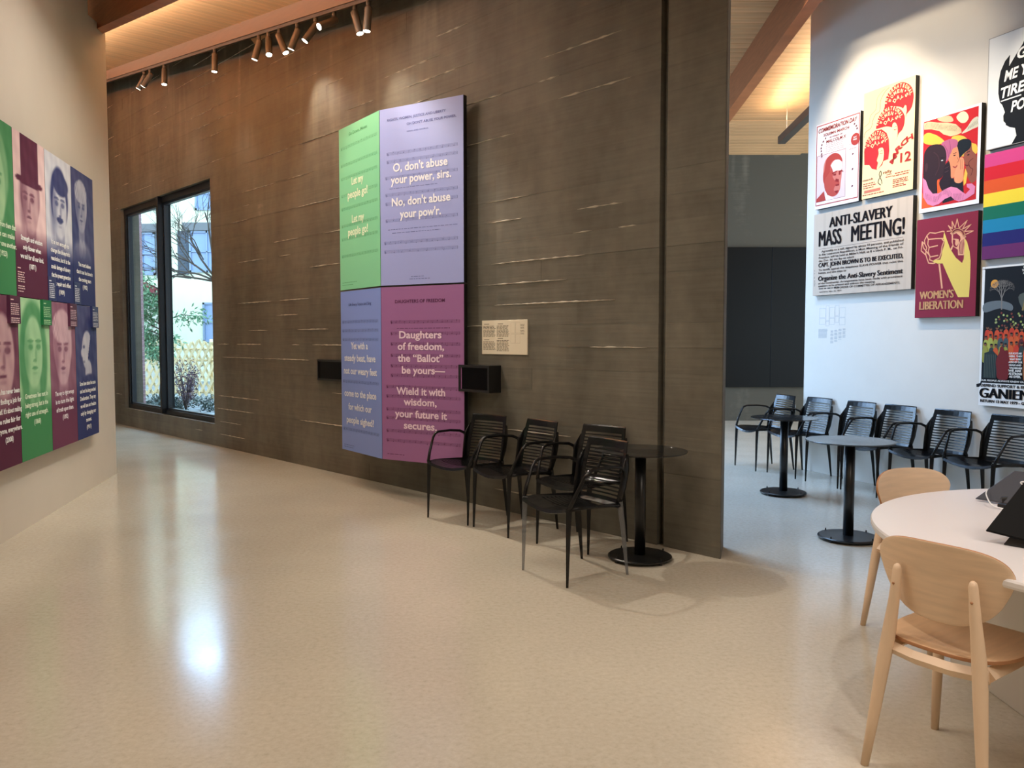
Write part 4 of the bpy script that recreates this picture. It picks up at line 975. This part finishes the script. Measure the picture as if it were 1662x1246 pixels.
t.build('lettering', mat('ink_offwhite', (240, 240, 238), .5), o)
# 5 anti-slavery broadside
o, W, H, k, t = poster(.172, 1.51, 1.969, 2.862, (204, 184, 164), 'aged brown printed broadside headed ANTI-SLAVERY MASS MEETING!', .6)
for i in range(12):
    u = .02 + i * .082 + random.random() * .02; g = random.randint(-6, 3); k.rect(u, 0.002, u + random.uniform(.01, .03), .998, (200 + g, 180 + g, 160 + g))
K_ = (44, 34, 34)
k.rect(.065, .565, .92, .569, (110, 96, 90), True)
for v, u0, u1 in ((.075, .07, .30),): k.words(u0, u1, v, .012, K_, 0, .04)
for v in np.linspace(.12, .32, 14): k.rect(.012, v, .012 + .02 * random.random(), v + .006, (120, 106, 98), False)
k.build('artwork', o)
for tx, u0, u1, v, c, b_ in (('ANTI-SLAVERY', .18, .815, .812, .108, .03), ('MASS', .065, .31, .600, .165, .008), ('MEETING!', .42, .93, .600, .165, .008),
    ('Agreeably to a call, signed by about 50 persons, and published', .095, .925, .525, .021, .03), ('in the Lawrence Republican, a Mass Meeting of the friends of', .065, .925, .487, .021, .03), ('Freedom will be held at Miller\'s Hall, at 8 o\'clock P. M., on Fri-', .065, .925, .449, .021, .03), ('day, Dec. 2d, the day on which', .065, .45, .411, .021, .03),
    ('CAPT. JOHN BROWN IS TO BE EXECUTED,', .065, .925, .345, .046, .018), ('To testify against the iniquitous SLAVE POWER that rules this', .065, .925, .300, .021, .03), ('Nation, and take steps to', .065, .37, .263, .021, .03),
    ('Organize the Anti-Slavery Sentiment', .065, .925, .178, .052, .04), ('of the community. Arrangements have been made with prominent', .065, .925, .137, .020, .03), ('speakers to be present and address the meeting.', .065, .67, .104, .020, .03), ('PER ORDER OF COMMITTEE OF ARRANGEMENTS.', .25, .905, .068, .020, .03), ('Lawrence, Nov. 26, 1859.', .08, .33, .035, .014, .03)):
    t.put(tx, u0, u1, v, c, 0 if c > .04 else .015, fat=2 if c > .1 else (1 if c > .04 else 0))
t.build('lettering', mat('ink_black', (40, 30, 30), .6), o)
# 6 women's liberation
o, W, H, k, t = poster(1.563, 2.214, 1.689, 2.615, (136, 34, 54), 'dark red poster with a yellow raised arm and fist above WOMEN\'S LIBERATION')
Y = (232, 200, 100); P_ = (232, 166, 128); BGR = (136, 34, 54)
k.smooth([(.771, .518), (.795, .554), (.80, .608), (.805, .698), (.795, .762), (.841, .714), (.884, .621), (.904, .53), (.904, .369), (.894, .185), (.723, .19), (.633, .298), (.538, .422), (.457, .533), (.379, .535), (.296, .555), (.307, .576), (.417, .572), (.436, .613), (.447, .659), (.474, .713), (.481, .745), (.456, .779), (.463, .816), (.47, .845), (.481, .824), (.519, .756), (.578, .664), (.669, .576)], Y, 1)
for q in ([(.204, .789), (.178, .829), (.226, .856), (.322, .842), (.446, .85), (.47, .845)], [(.204, .789), (.33, .787), (.456, .779)], [(.223, .707), (.365, .716)], [(.242, .611), (.377, .617)],
          [(.178, .829), (.139, .785), (.149, .746), (.099, .774), (.086, .683), (.169, .635), (.195, .591), (.22, .551), (.3, .542), (.332, .545)],
          [(.204, .789), (.197, .742), (.223, .707), (.208, .666), (.242, .611), (.235, .583), (.292, .566)], [(.099, .774), (.126, .709), (.167, .678), (.169, .635)], [(.149, .746), (.183, .705), (.167, .678), (.24, .62)], [(.43, .78), (.47, .75), (.44, .70), (.43, .64), (.40, .59), (.33, .575)]):
    k.line(q, .010, P_)
k.poly([(.387, .532), (.416, .531), (.474, .286), (.447, .284)], P_)
k.poly([(.593, .815), (.63, .83), (.705, .83), (.772, .81), (.805, .762), (.80, .718), (.801, .59), (.705, .596), (.699, .651), (.665, .667), (.62, .689), (.596, .732)], P_)
k.poly([(.616, .804), (.668, .813), (.729, .777), (.737, .749), (.716, .714), (.707, .751), (.662, .759), (.617, .762)], BGR)
k.smooth([(.617, .755), (.655, .744), (.652, .709), (.68, .689), (.708, .714), (.687, .679), (.642, .684), (.619, .712)], BGR, 3)
k.poly([(.73, .726), (.788, .745), (.791, .699), (.779, .605), (.719, .612), (.717, .668)], BGR)
for u in (.735, .752, .768): k.line(curve([(u + .01, .735), (u + .002, .68), (u - .004, .615)], 3, False), .006, P_)
k.poly([(.575, .664), (.616, .707), (.63, .70), (.60, .65)], P_)
cr = [(.516, .844), (.592, .841), (.534, .898), (.602, .86), (.593, .935), (.647, .864), (.675, .95), (.711, .858), (.834, .92), (.763, .842), (.896, .876), (.793, .819), (.935, .812), (.816, .788)]
k.line(cr, .008, P_); k.line(curve([(.593, .815), (.64, .84), (.705, .84), (.77, .81), (.80, .765)], 4, False), .030, P_); k.line(curve([(.61, .826), (.65, .843), (.705, .842), (.76, .82), (.785, .79)], 4, False), .010, BGR)
k.build('artwork', o)
t.put('WOMEN\'S', .088, .652, .190, .072, 0, fat=1); t.put('LIBERATION', .088, .805, .083, .076, 0, fat=1); t.build('lettering', mat('ink_salmon', (236, 178, 124), .5), o)
# 7 rainbow flag panel
o, W, H, k, t = poster(2.26, 3.56, 2.178, 3.082, (220, 60, 60), 'eight-striped rainbow flag panel with a pink top stripe, cut by the right frame edge')
ST = [(214, 70, 132), (214, 32, 44), (226, 88, 34), (246, 216, 60), (18, 110, 84), (30, 132, 172), (36, 34, 104), (104, 42, 98)]
for i, c in enumerate(ST): k.rect(0, 1 - (i + 1) / 8, 1, 1 - i / 8, c)
k.build('stripes', o)
# 8 night gathering poster
o, W, H, k, t = poster(2.27, 3.08, .908, 2.115, (236, 234, 230), 'night scene poster, crowd under a bare tree above the word GANIEN, right frame edge')
f = .42 / .81 * 1.02
X = lambda pts: [(u * f, v) for u, v in pts]
k.smooth(X([(.064, .94), (.075, .975), (.129, .985), (1.7, .985), (1.83, .975), (1.85, .94), (1.85, .20), (1.83, .172), (.07, .165), (.05, .19)]), (20, 20, 22), 4)
k.smooth(X([(.071, .736), (.409, .752), (.668, .722), (.669, .678), (.411, .697), (.075, .672)]), (104, 112, 116), 4)
k.smooth(X([(.8, .77), (1.0, .80), (1.4, .76), (1.7, .72), (1.6, .68), (1.0, .66)]), (84, 90, 84), 3)
k.disc(.285 * f, .873, .036, (226, 160, 66)); k.line(curve(X([(.25, .875), (.28, .865), (.31, .88)]), 3, False), .005, (120, 70, 40))
def tw(p, a, L_, w_, lev):
    q = (p[0] + math.cos(a) * L_ / W, p[1] + math.sin(a) * L_ / H); k.line([p, q], w_, (128, 122, 116), False, False)
    if lev:
        for da in (-.55, .05, .5): tw(q, a + da + random.uniform(-.15, .15), L_ * .68, w_ * .6, lev - 1)
tw((.455 * f, .69), 1.6, .09, .012, 5)
for u in (1.02, 1.25, 1.5):
    k.line(X([(u - .12, .68), (u, .86), (u + .05, .66)]), .016, (136, 120, 78)); k.line(X([(u - .05, .78), (u + .12, .72)]), .012, (136, 120, 78))
for i in range(70):
    u = random.uniform(.3, 1.6); v = random.uniform(.575, .67) - .03 * random.random(); k.disc(u * f, v, .010, random.choice([(146, 160, 84), (176, 186, 120), (120, 60, 50)]), 6, None, i == 0)
for i in range(46):
    u = .14 + (i % 16) * .11 + random.uniform(-.02, .02); row = i // 16; v = .53 - row * .06 + random.uniform(-.015, .015); c = random.choice([(196, 62, 42), (206, 92, 48), (96, 40, 44), (52, 62, 60), (150, 150, 70), (70, 84, 88)])
    if row == 0: c = random.choice([(196, 62, 42), (206, 80, 46)])
    if u < .32 and row == 1: c = (168, 172, 80)
    k.smooth(X([(u - .05, v - .10), (u - .06, v - .02), (u - .03, v + .012), (u + .03, v + .012), (u + .06, v - .02), (u + .05, v - .10)]), c, 2); k.disc(u * f, v + .028, .014, (128, 84, 60), 10, None, True); k.disc(u * f, v + .036, .013, (36, 28, 28), 8, .008, True)
k.poly(X([(.1, .20), (.12, .38), (.3, .40), (.42, .36), (.40, .20)]), (40, 52, 52)); 
for i in range(7): k.line(X([(.14 + i * .035, .205), (.13 + i * .04, .37)]), .004, (84, 92, 84))
k.smooth(X([(.386, .327), (.45, .385), (.467, .42), (.52, .43), (.56, .40), (.635, .397), (.678, .313), (.667, .245), (.627, .195), (.434, .2), (.403, .258)]), (112, 34, 36), 4)
for u in (.98, 1.2, 1.5): k.smooth(X([(u, .20), (u - .02, .30), (u + .05, .36), (u + .12, .30), (u + .1, .20)]), (150, 96, 60), 3)
k.build('artwork', o)
T2 = Text(W, H, -.0625)
T2.put('WE ARE', .90 * f, 1.1 * f, .965, .016, .03); T2.put('THE PEOPLE', .88 * f, 1.14 * f, .945, .016, .03); T2.put('A NATION', .9 * f, 1.1 * f, .925, .016, .03)
for i, l in enumerate(('OUR ROOTS ARE', 'HERE. THEY', 'WANT EVERY', 'ACRE OF OUR', 'GRASS AND', 'WILDERNESS', 'WE ARE', 'AS STRONG', 'AS EVER.')): T2.put(l, (.66 + .01 * (i % 3)) * f, (.93 + .02 * (i % 2)) * f, .375 - i * .0205, .014 if i < 6 else .018, .04)
T2.put('OUR PEOPLE ALWAYS KNEW OUR SONGS', .05 * f, 1.28 * f, .178, .014, .03); T2.build('white_lettering', mat('ink_white2', (226, 226, 222), .5), o)
t.put('DEFEND SUPPORT & ENTER', .046 * f, 1.2 * f, .138, .022, .04); t.put('GANIEN', .037 * f, 1.10 * f, .058, .085, 0, fat=2); t.put('RETURN 13 MAY 1979 - GANIEN', .048 * f, 1.25 * f, .026, .022, .05); t.build('black_lettering', mat('ink_black2', (24, 22, 24), .6), o)
# wall caption lettering below the broadside
cp = tag(empty('wall_caption', rw(.22, 0, 1.44), ANG_R), 'faint grey caption lettering and outline diagram on the white wall under the broadside', 'caption')
k = Ink(.46, .46, -.0005); g = (150, 158, 168)
for j in range(13): k.words(.0, .30, .34 - j * .017, .006, g, .1, .03)
for i, u in enumerate((.40, .53, .66, .79)):
    for j in range(19 - i * 2):
        if j % 5 != 3: k.words(u, u + .10, .30 - j * .017 + i * .016, .006, g, .15, .03)
g2 = (178, 184, 192)
for (u0, v0, u1, v1) in ((.02, .62, .22, .84), (.02, .46, .22, .60), (.24, .55, .34, .9), (.24, .42, .34, .53), (.36, .62, .52, .86), (.36, .45, .52, .60), (.54, .66, .66, .90), (.54, .50, .66, .64), (.68, .62, .86, .84), (.68, .44, .86, .60)): k.line([(u0, v0), (u1, v0), (u1, v1), (u0, v1)], .0022, g2, True, False)
k.build('print', cp)

# ------------------------------------------------------------------ annex: big black display wall
dp = tag(empty('display_wall', (4.2, 14.88, .62)), 'large glossy black display wall on the concrete wall at the back', 'display')
for i in range(5):
    b = MB(); b.box((-3.3 + i * 1.27, -.06, 0), (-3.3 + (i + 1) * 1.27 - .002, 0, 2.535)); bevel(b.build('panel', GLOSSB, dp), .003, 1)

# ------------------------------------------------------------------ polycarbonate armchair
def arm_chair(lab, grp):
    r = tag(empty('armchair'), lab, 'chair', grp)
    def shell(rows, holes, hw, name, dip):
        # rows: list of (y, z, w) ; holes: set of row indices between rows which are open in the middle
        us = [-1, -.92, -.84, -.6, -.3, 0, .3, .6, .84, .92, 1]; vs = []; fs = []
        nu = len(us)
        for (y, z, w_) in rows:
            for u in us: vs.append((u * w_, y + dip[0] * u * u, z + dip[1] * (u * u - 1)))
        for i in range(len(rows) - 1):
            for j in range(nu - 1):
                if i in holes and 2 <= j <= 7: continue
                fs.append((i * nu + j, i * nu + j + 1, (i + 1) * nu + j + 1, (i + 1) * nu + j))
        b = MB(); b.add(vs, fs, False); o = b.build(name, CHAIRB, r)
        m = o.modifiers.new('thick', 'SOLIDIFY'); m.thickness = .008; m.offset = 0
        return o
    rows = [(.250, .455, .222), (.240, .474, .23), (.15, .478, .23)]; holes = set(); y = .12
    for i in range(9):
        holes.add(len(rows)); rows += [(y, .476 - .003 * i, .228)]; rows += [(y - .013, .475 - .003 * i, .228)]; y -= .034
    holes = set(range(3, 3 + 18, 2)); rows.append((-.19, .448, .222))
    shell(rows, holes, .23, 'seat', (0, .036))
    rows = [(-.188, .430, .214), (-.212, .450, .216)]; n_ = 13; z0, z1 = .475, .795; holes = set()
    def yb(z): return -.214 - (z - .45) * .15 - (z - .45) ** 2 * .12
    for i in range(n_):
        za = z0 + (z1 - z0) * i / n_; zb_ = za + .0150
        w_ = .216 - .022 * (i / n_) ** 2
        holes.add(len(rows)); rows += [(yb(za), za, w_), (yb(zb_), zb_, w_)]
    rows += [(yb(.80), .80, .194), (yb(.830), .830, .192), (yb(.838) - .004, .838, .190)]
    o = shell(rows, holes, .21, 'backrest', (.018, 0)); o['label'] = 'slatted smoke-black backrest'
    for sx_ in (-1, 1):
        # flange where arm meets the back
        b = MB(); b.tube([(sx_ * .212, -.175, .450), (sx_ * .222, -.205, .56), (sx_ * .224, -.225, .67), (sx_ * .206, -.262, .760)], [.022, .030, .032, .008], 8, .22, (0, 1, 0)); b.build('back_flange', CHAIRB, r)
        b = MB(); b.tube([(sx_ * .232, .232, .468), (sx_ * .248, .200, .545), (sx_ * .268, .140, .660), (sx_ * .273, .112, .690), (sx_ * .273, .075, .703), (sx_ * .266, -.06, .704), (sx_ * .248, -.160, .694), (sx_ * .232, -.205, .672), (sx_ * .224, -.218, .62)], [.014, .012, .011, .011, .011, .011, .012, .013, .012], 8); b.build('armrest', CHAIRB, r)
        b = MB(); b.tube([(sx_ * .228, .240, .466), (sx_ * .226, .1, .468), (sx_ * .222, -.1, .456), (sx_ * .214, -.2, .446)], [.014, .013, .013, .015], 6, .7); b.build('side_rail', CHAIRB, r)
        b = MB(); b.tube([(sx_ * .226, .225, .480), (sx_ * .227, .232, .32), (sx_ * .229, .240, 0)], [.024, .019, .010], 4, .8, (.7, .7, 0), False); b.build('leg', CHAIRB, r)
        b = MB(); b.tube([(sx_ * .210, -.190, .47), (sx_ * .218, -.212, .30), (sx_ * .226, -.245, 0)], [.026, .021, .011], 4, .8, (.7, .7, 0), False); b.build('leg', CHAIRB, r)
    return r
WG = 'smoke-black armchairs against the concrete wall'; AG = 'smoke-black armchairs along the white poster wall'
proto = arm_chair('', WG)
def put(o, x, y, fx, fy):
    o.location = (x, y, 0); o.rotation_euler = (0, 0, math.atan2(fy, fx) - PI / 2)
first = True
for (x, y, fx, fy, lab, g) in [
    (.399, 5.114, -.825, -.565, 'nearest smoke-black armchair, with clear grey legs, by the table at the concrete wall', WG),
    (.512, 5.875, -.66, -.75, 'smoke-black armchair mostly hidden directly behind the nearest one', WG),
    (.026, 6.341, -.80, -.60, 'smoke-black armchair in the middle of the row against the concrete wall', WG),
    (-.371, 6.758, -.65, -.76, 'leftmost smoke-black armchair, its back overlapping the mauve panel edge', WG)]:
    c = proto if first else dup(proto); first = False
    put(c, x, y, fx, fy); tag(c, lab, 'chair', g)
    if x == .399: near = c
t_of = {'E': -.55, 'F': 0, 'G': .613, 'H': 1.112, 'I': 1.706, 'J': 2.29}
labs = {'E': 'leftmost annex armchair, standing before the dark back wall', 'F': 'second annex armchair from the left, behind the farther small round table',
        'G': 'third annex armchair from the left, above the left half of the nearer small table', 'H': 'fourth annex armchair from the left, behind the right edge of the nearer small table',
        'I': 'fifth armchair from the left, on the white wall behind the pale wooden chair back', 'J': 'rightmost armchair, on the white wall below the GANIEN poster and cut by the frame'}
for key, tt in t_of.items():
    bc = (3.405 + .361 * tt, 9.0 - .933 * tt); f_ = (-.933, -.361) if key != 'E' else (-.97, -.24)
    if key == 'E': bc = (3.18, 9.45)
    c = dup(near); put(c, bc[0] + .26 * f_[0], bc[1] + .26 * f_[1], *f_); tag(c, labs[key], 'chair', AG)
# two smoke-black legs given a lighter grey for the light they catch
lg = [ch for ch in near.children if ch.name.split('.')[0] == 'leg']
for ch in lg:
    xs = [v.co for v in ch.data.vertices]; cx_ = sum(v.x for v in xs) / len(xs); cy_ = sum(v.y for v in xs) / len(xs)
    if (cx_ < 0 and cy_ < 0) or (cx_ > 0 and cy_ > 0) or (cx_ > 0 and cy_ < 0):
        pass
for ch in lg:
    xs = [v.co for v in ch.data.vertices]; cx_ = sum(v.x for v in xs) / len(xs); cy_ = sum(v.y for v in xs) / len(xs)
    if cx_ * cy_ > 0:
        ch.data = ch.data.copy(); ch.data.materials[0] = LITP; ch['label'] = 'smoke leg coloured lit grey'

# ------------------------------------------------------------------ small round pedestal tables
def cafe_table(x, y, lab, zt_=.74):
    r = tag(empty('pedestal_table', (x, y, 0)), lab, 'table', 'small round black pedestal tables')
    b = MB(); b.lathe([(.0, .012), (.205, .012), (.215, .016), (.215, .024), (.205, .030), (.06, .034), (.0, .034)], 56); b.build('base_plate', TABLEB, r)
    b = MB(); b.tube([(0, 0, .03), (0, 0, zt_ - .02)], .037, 24); b.build('column', TABLEB, r)
    for a in (.5, 2.1, 3.7, 5.3):
        b = MB(); b.lathe([(0, 0), (.012, 0), (.012, .014), (.006, .030), (.004, .046), (0, .046)], 12, (.200 * math.cos(a), .200 * math.sin(a), 0)); b.build('levelling_foot', TABLEB, r)
    b = MB(); b.lathe([(0, zt_ - .024), (.14, zt_ - .024), (.14, zt_ - .009), (0, zt_ - .009)], 32); b.build('mounting_plate', TABLEB, r)
    b = MB(); b.lathe([(0, zt_ - .009), (.309, zt_ - .009), (.312, zt_ - .006), (.312, zt_ - .002), (.310, zt_), (0, zt_)], 72); b.build('table_top', TOPB, r)
    return r
cafe_table(.866, 5.44, 'small round black table by the concrete wall, right of the nearest armchair')
cafe_table(2.50, 5.98, 'nearer small round black table in the annex, left of the white table')
cafe_table(2.61, 7.76, 'farther small round black table in the annex, before the leftmost armchairs')

# ------------------------------------------------------------------ large white round table
wt = tag(empty('round_table', (2.491, 2.96, 0)), 'large white round table at the right frame edge with tablets on it', 'table')
b = MB(); b.lathe([(0, .708), (1.05, .708), (1.068, .712), (1.071, .720), (1.071, .733), (1.067, .740), (0, .740)], 128); b.build('table_top', WLAM, wt)
b = MB(); b.box((-.48, -.75, 0), (-.44, .70, .708)); bevel(b.build('panel_leg', mat('pale_panel', (206, 200, 192), .5), wt), .004)
b = MB(); b.box((-.44, -.02, 0), (.5, .02, .70)); b.build('cross_panel', mat('pale_panel'), wt)

# ------------------------------------------------------------------ birch plywood chairs
def wood_chair(lab):
    r = tag(empty('wooden_chair'), lab, 'chair', 'birch plywood chairs round the white table')
    def plate(name, outline, fn, th, m, em):
        N_ = len(outline); vs = []; fs = []; rs = (1, .93, .75, .5, .25)
        for q in rs:
            for x, z in outline: vs.append(fn(x * q, z * q))
        vs.append(fn(0, 0))
        for i in range(len(rs) - 1):
            for k in range(N_): fs.append((i * N_ + k, i * N_ + (k + 1) % N_, (i + 1) * N_ + (k + 1) % N_, (i + 1) * N_ + k))
        for k in range(N_): fs.append(((len(rs) - 1) * N_ + k, (len(rs) - 1) * N_ + (k + 1) % N_, len(vs) - 1))
        b = MB(); b.add(vs, fs, True); o = b.build(name, m, r); o.data.materials.append(em)
        sd = o.modifiers.new('thick', 'SOLIDIFY'); sd.thickness = th; sd.offset = 0; sd.material_offset_rim = 1
        bv = o.modifiers.new('bev', 'BEVEL'); bv.width = .002; bv.segments = 2; bv.limit_method = 'ANGLE'; bv.angle_limit = .9
        return o
    def sup(a, bb, e, n=64, f=lambda x, z: (x, z)):
        o = []
        for k in range(n):
            t = 2 * PI * k / n; c, s_ = math.cos(t), math.sin(t)
            o.append(f(a * abs(c) ** (2 / e) * (1 if c > 0 else -1), bb * abs(s_) ** (2 / e) * (1 if s_ > 0 else -1)))
        return o
    # backrest: wide rounded plate, upper edge nearly straight, lower edge drawn in
    bo = [(x * (1 - .34 * (max(0, .05 - z) / .175) ** 1.25), z + (.008 if z > 0 else -.014) * (1 - (x / .225) ** 2)) for x, z in sup(.225, .125, 3.6, 80)]
    plate('backrest', bo, lambda x, z: (x, -.178 + 1.15 * x * x - .16 * z, .688 + z), .011, BIRCH, PLYEDGE)
    so = sup(.215, .205, 3.2, 72, lambda x, z: (x * (1 + .05 * z / .2), z))
    plate('seat', so, lambda x, z: (x, .015 + z, .462 - .010 * math.cos(x * 9) * math.cos(z * 6)), .013, mat('birch_seat', (216, 176, 136), .38, noise=(6, .07, (9, 1, 1))), PLYEDGE)
    b = MB()
    b.tube([(-.165, -.165, .425), (-.16, .17, .425)], .018, 4, 1.6, (.7, 0, .7), False); b.tube([(.165, -.165, .425), (.16, .17, .425)], .018, 4, 1.6, (.7, 0, .7), False)
    b.tube([(-.17, -.165, .42), (-.06, -.185, .415), (.06, -.185, .415), (.17, -.165, .42)], .020, 4, 1.5, (0, .7, .7), False); b.tube([(-.16, .17, .42), (.16, .17, .42)], .020, 4, 1.5, (0, .7, .7), False)
    b.build('seat_frame', BIRCHS, r)
    for sx_ in (-1, 1):
        b = MB(); b.tube([(sx_ * .199, -.238, 0), (sx_ * .182, -.222, .16), (sx_ * .160, -.200, .38), (sx_ * .150, -.192, .47), (sx_ * .134, -.190, .60), (sx_ * .125, -.192, .705), (sx_ * .1245, -.192, .716), (sx_ * .124, -.192, .722)],
                        [.0135, .018, .023, .0225, .0175, .0145, .011, .004], 16); L = b.build('leg', BIRCHS, r)
        b = MB(); b.tube([(sx_ * .129, -.2065, .655), (sx_ * .129, -.2085, .655)], .0045, 10); b.build('screw_plug', PLYEDGE, L)
        b = MB(); b.tube([(sx_ * .199, .226, 0), (sx_ * .182, .20, .22), (sx_ * .165, .178, .44)], [.0135, .018, .021], 16); b.build('leg', BIRCHS, r)
    return r
w1 = wood_chair('near birch wooden chair seen from behind, tucked under the white round table'); put(w1, 1.54, 2.735, .823, .567)
w2 = dup(w1); put(w2, 2.08, 3.98, .26, -.96); tag(w2, 'far birch wooden chair on the left side of the white table, mostly hidden by it', 'chair')

# ------------------------------------------------------------------ tablets on stands
def quadslab(b, A, e1, e2, th):
    A, e1, e2 = map(Vector, (A, e1, e2)); n_ = e1.cross(e2).normalized() * th
    P = [A, A + e1, A + e1 + e2, A + e2]; return b.hexa([*P, *[p + n_ for p in P]])
tb = tag(empty('tablet'), 'black tablet on a low stand, nearest on the white table at the right edge', 'tablet')
b = MB(); quadslab(b, (1.73, 2.94, .785), (.17, .04, .185), (.19, -.22, -.028), .010); bevel(b.build('screen', mat('tablet_black', (6, 6, 7), .5, spec=.12), tb), .004)
b = MB(); b.hexa([(1.775, 2.905, .741), (1.99, 2.66, .741), (2.09, 2.76, .741), (1.88, 3.0, .741), (1.80, 2.895, .782), (1.97, 2.70, .770), (2.05, 2.78, .80), (1.90, 2.96, .80)]); bevel(b.build('stand', BLACKM, tb), .004)
tb = tag(empty('tablet.001'), 'grey backed tablet on a curved black stand, farther on the white table', 'tablet')
b = MB(); quadslab(b, (2.13, 3.71, .752), (.16, -.03, .135), (.17, -.25, 0), .008); bevel(b.build('back', mat('tablet_grey', (66, 68, 76), .4, spec=.3), tb), .004)
b = MB(); b.tube([(2.20, 3.62, .748), (2.30, 3.60, .752), (2.36, 3.50, .79), (2.38, 3.45, .85)], [.03, .035, .03, .02], 12, .35); b.tube([(2.15, 3.56, .750), (2.23, 3.44, .750), (2.33, 3.40, .750)], .012, 10, .8)
b.tube([(2.23, 3.46, .750), (2.27, 3.50, .80), (2.28, 3.54, .86)], .014, 10, .8)
b.build('stand', BLACKM, tb)
cb = tag(None or empty('charging_cable'), 'thin white charging cable looping below the grey tablet', 'cable')
b = MB(); cpts = [(2.17, 3.68, .80), (2.13, 3.62, .785), (2.12, 3.55, .752), (2.16, 3.48, .745), (2.21, 3.44, .746), (2.25, 3.43, .762), (2.26, 3.46, .80), (2.235, 3.50, .84), (2.22, 3.52, .86), (2.245, 3.47, .87)]
cc = []
for i in range(len(cpts) - 1):
    p0, p1, p2, p3 = [Vector(cpts[min(max(j, 0), len(cpts) - 1)]) for j in (i - 1, i, i + 1, i + 2)]
    for q in range(6):
        t_ = q / 6; cc.append(.5 * (2 * p1 + (p2 - p0) * t_ + (2 * p0 - 5 * p1 + 4 * p2 - p3) * t_ * t_ + (3 * p1 - p0 - 3 * p2 + p3) * t_ ** 3))
b.tube(cc, .0028, 8); b.build('cord', mat('white_cable', (236, 236, 236), .4), cb)
b = MB(); b.tube([(2.235, 3.49, .873), (2.25, 3.465, .876)], .006, 8); b.build('plug', mat('white_cable'), cb)
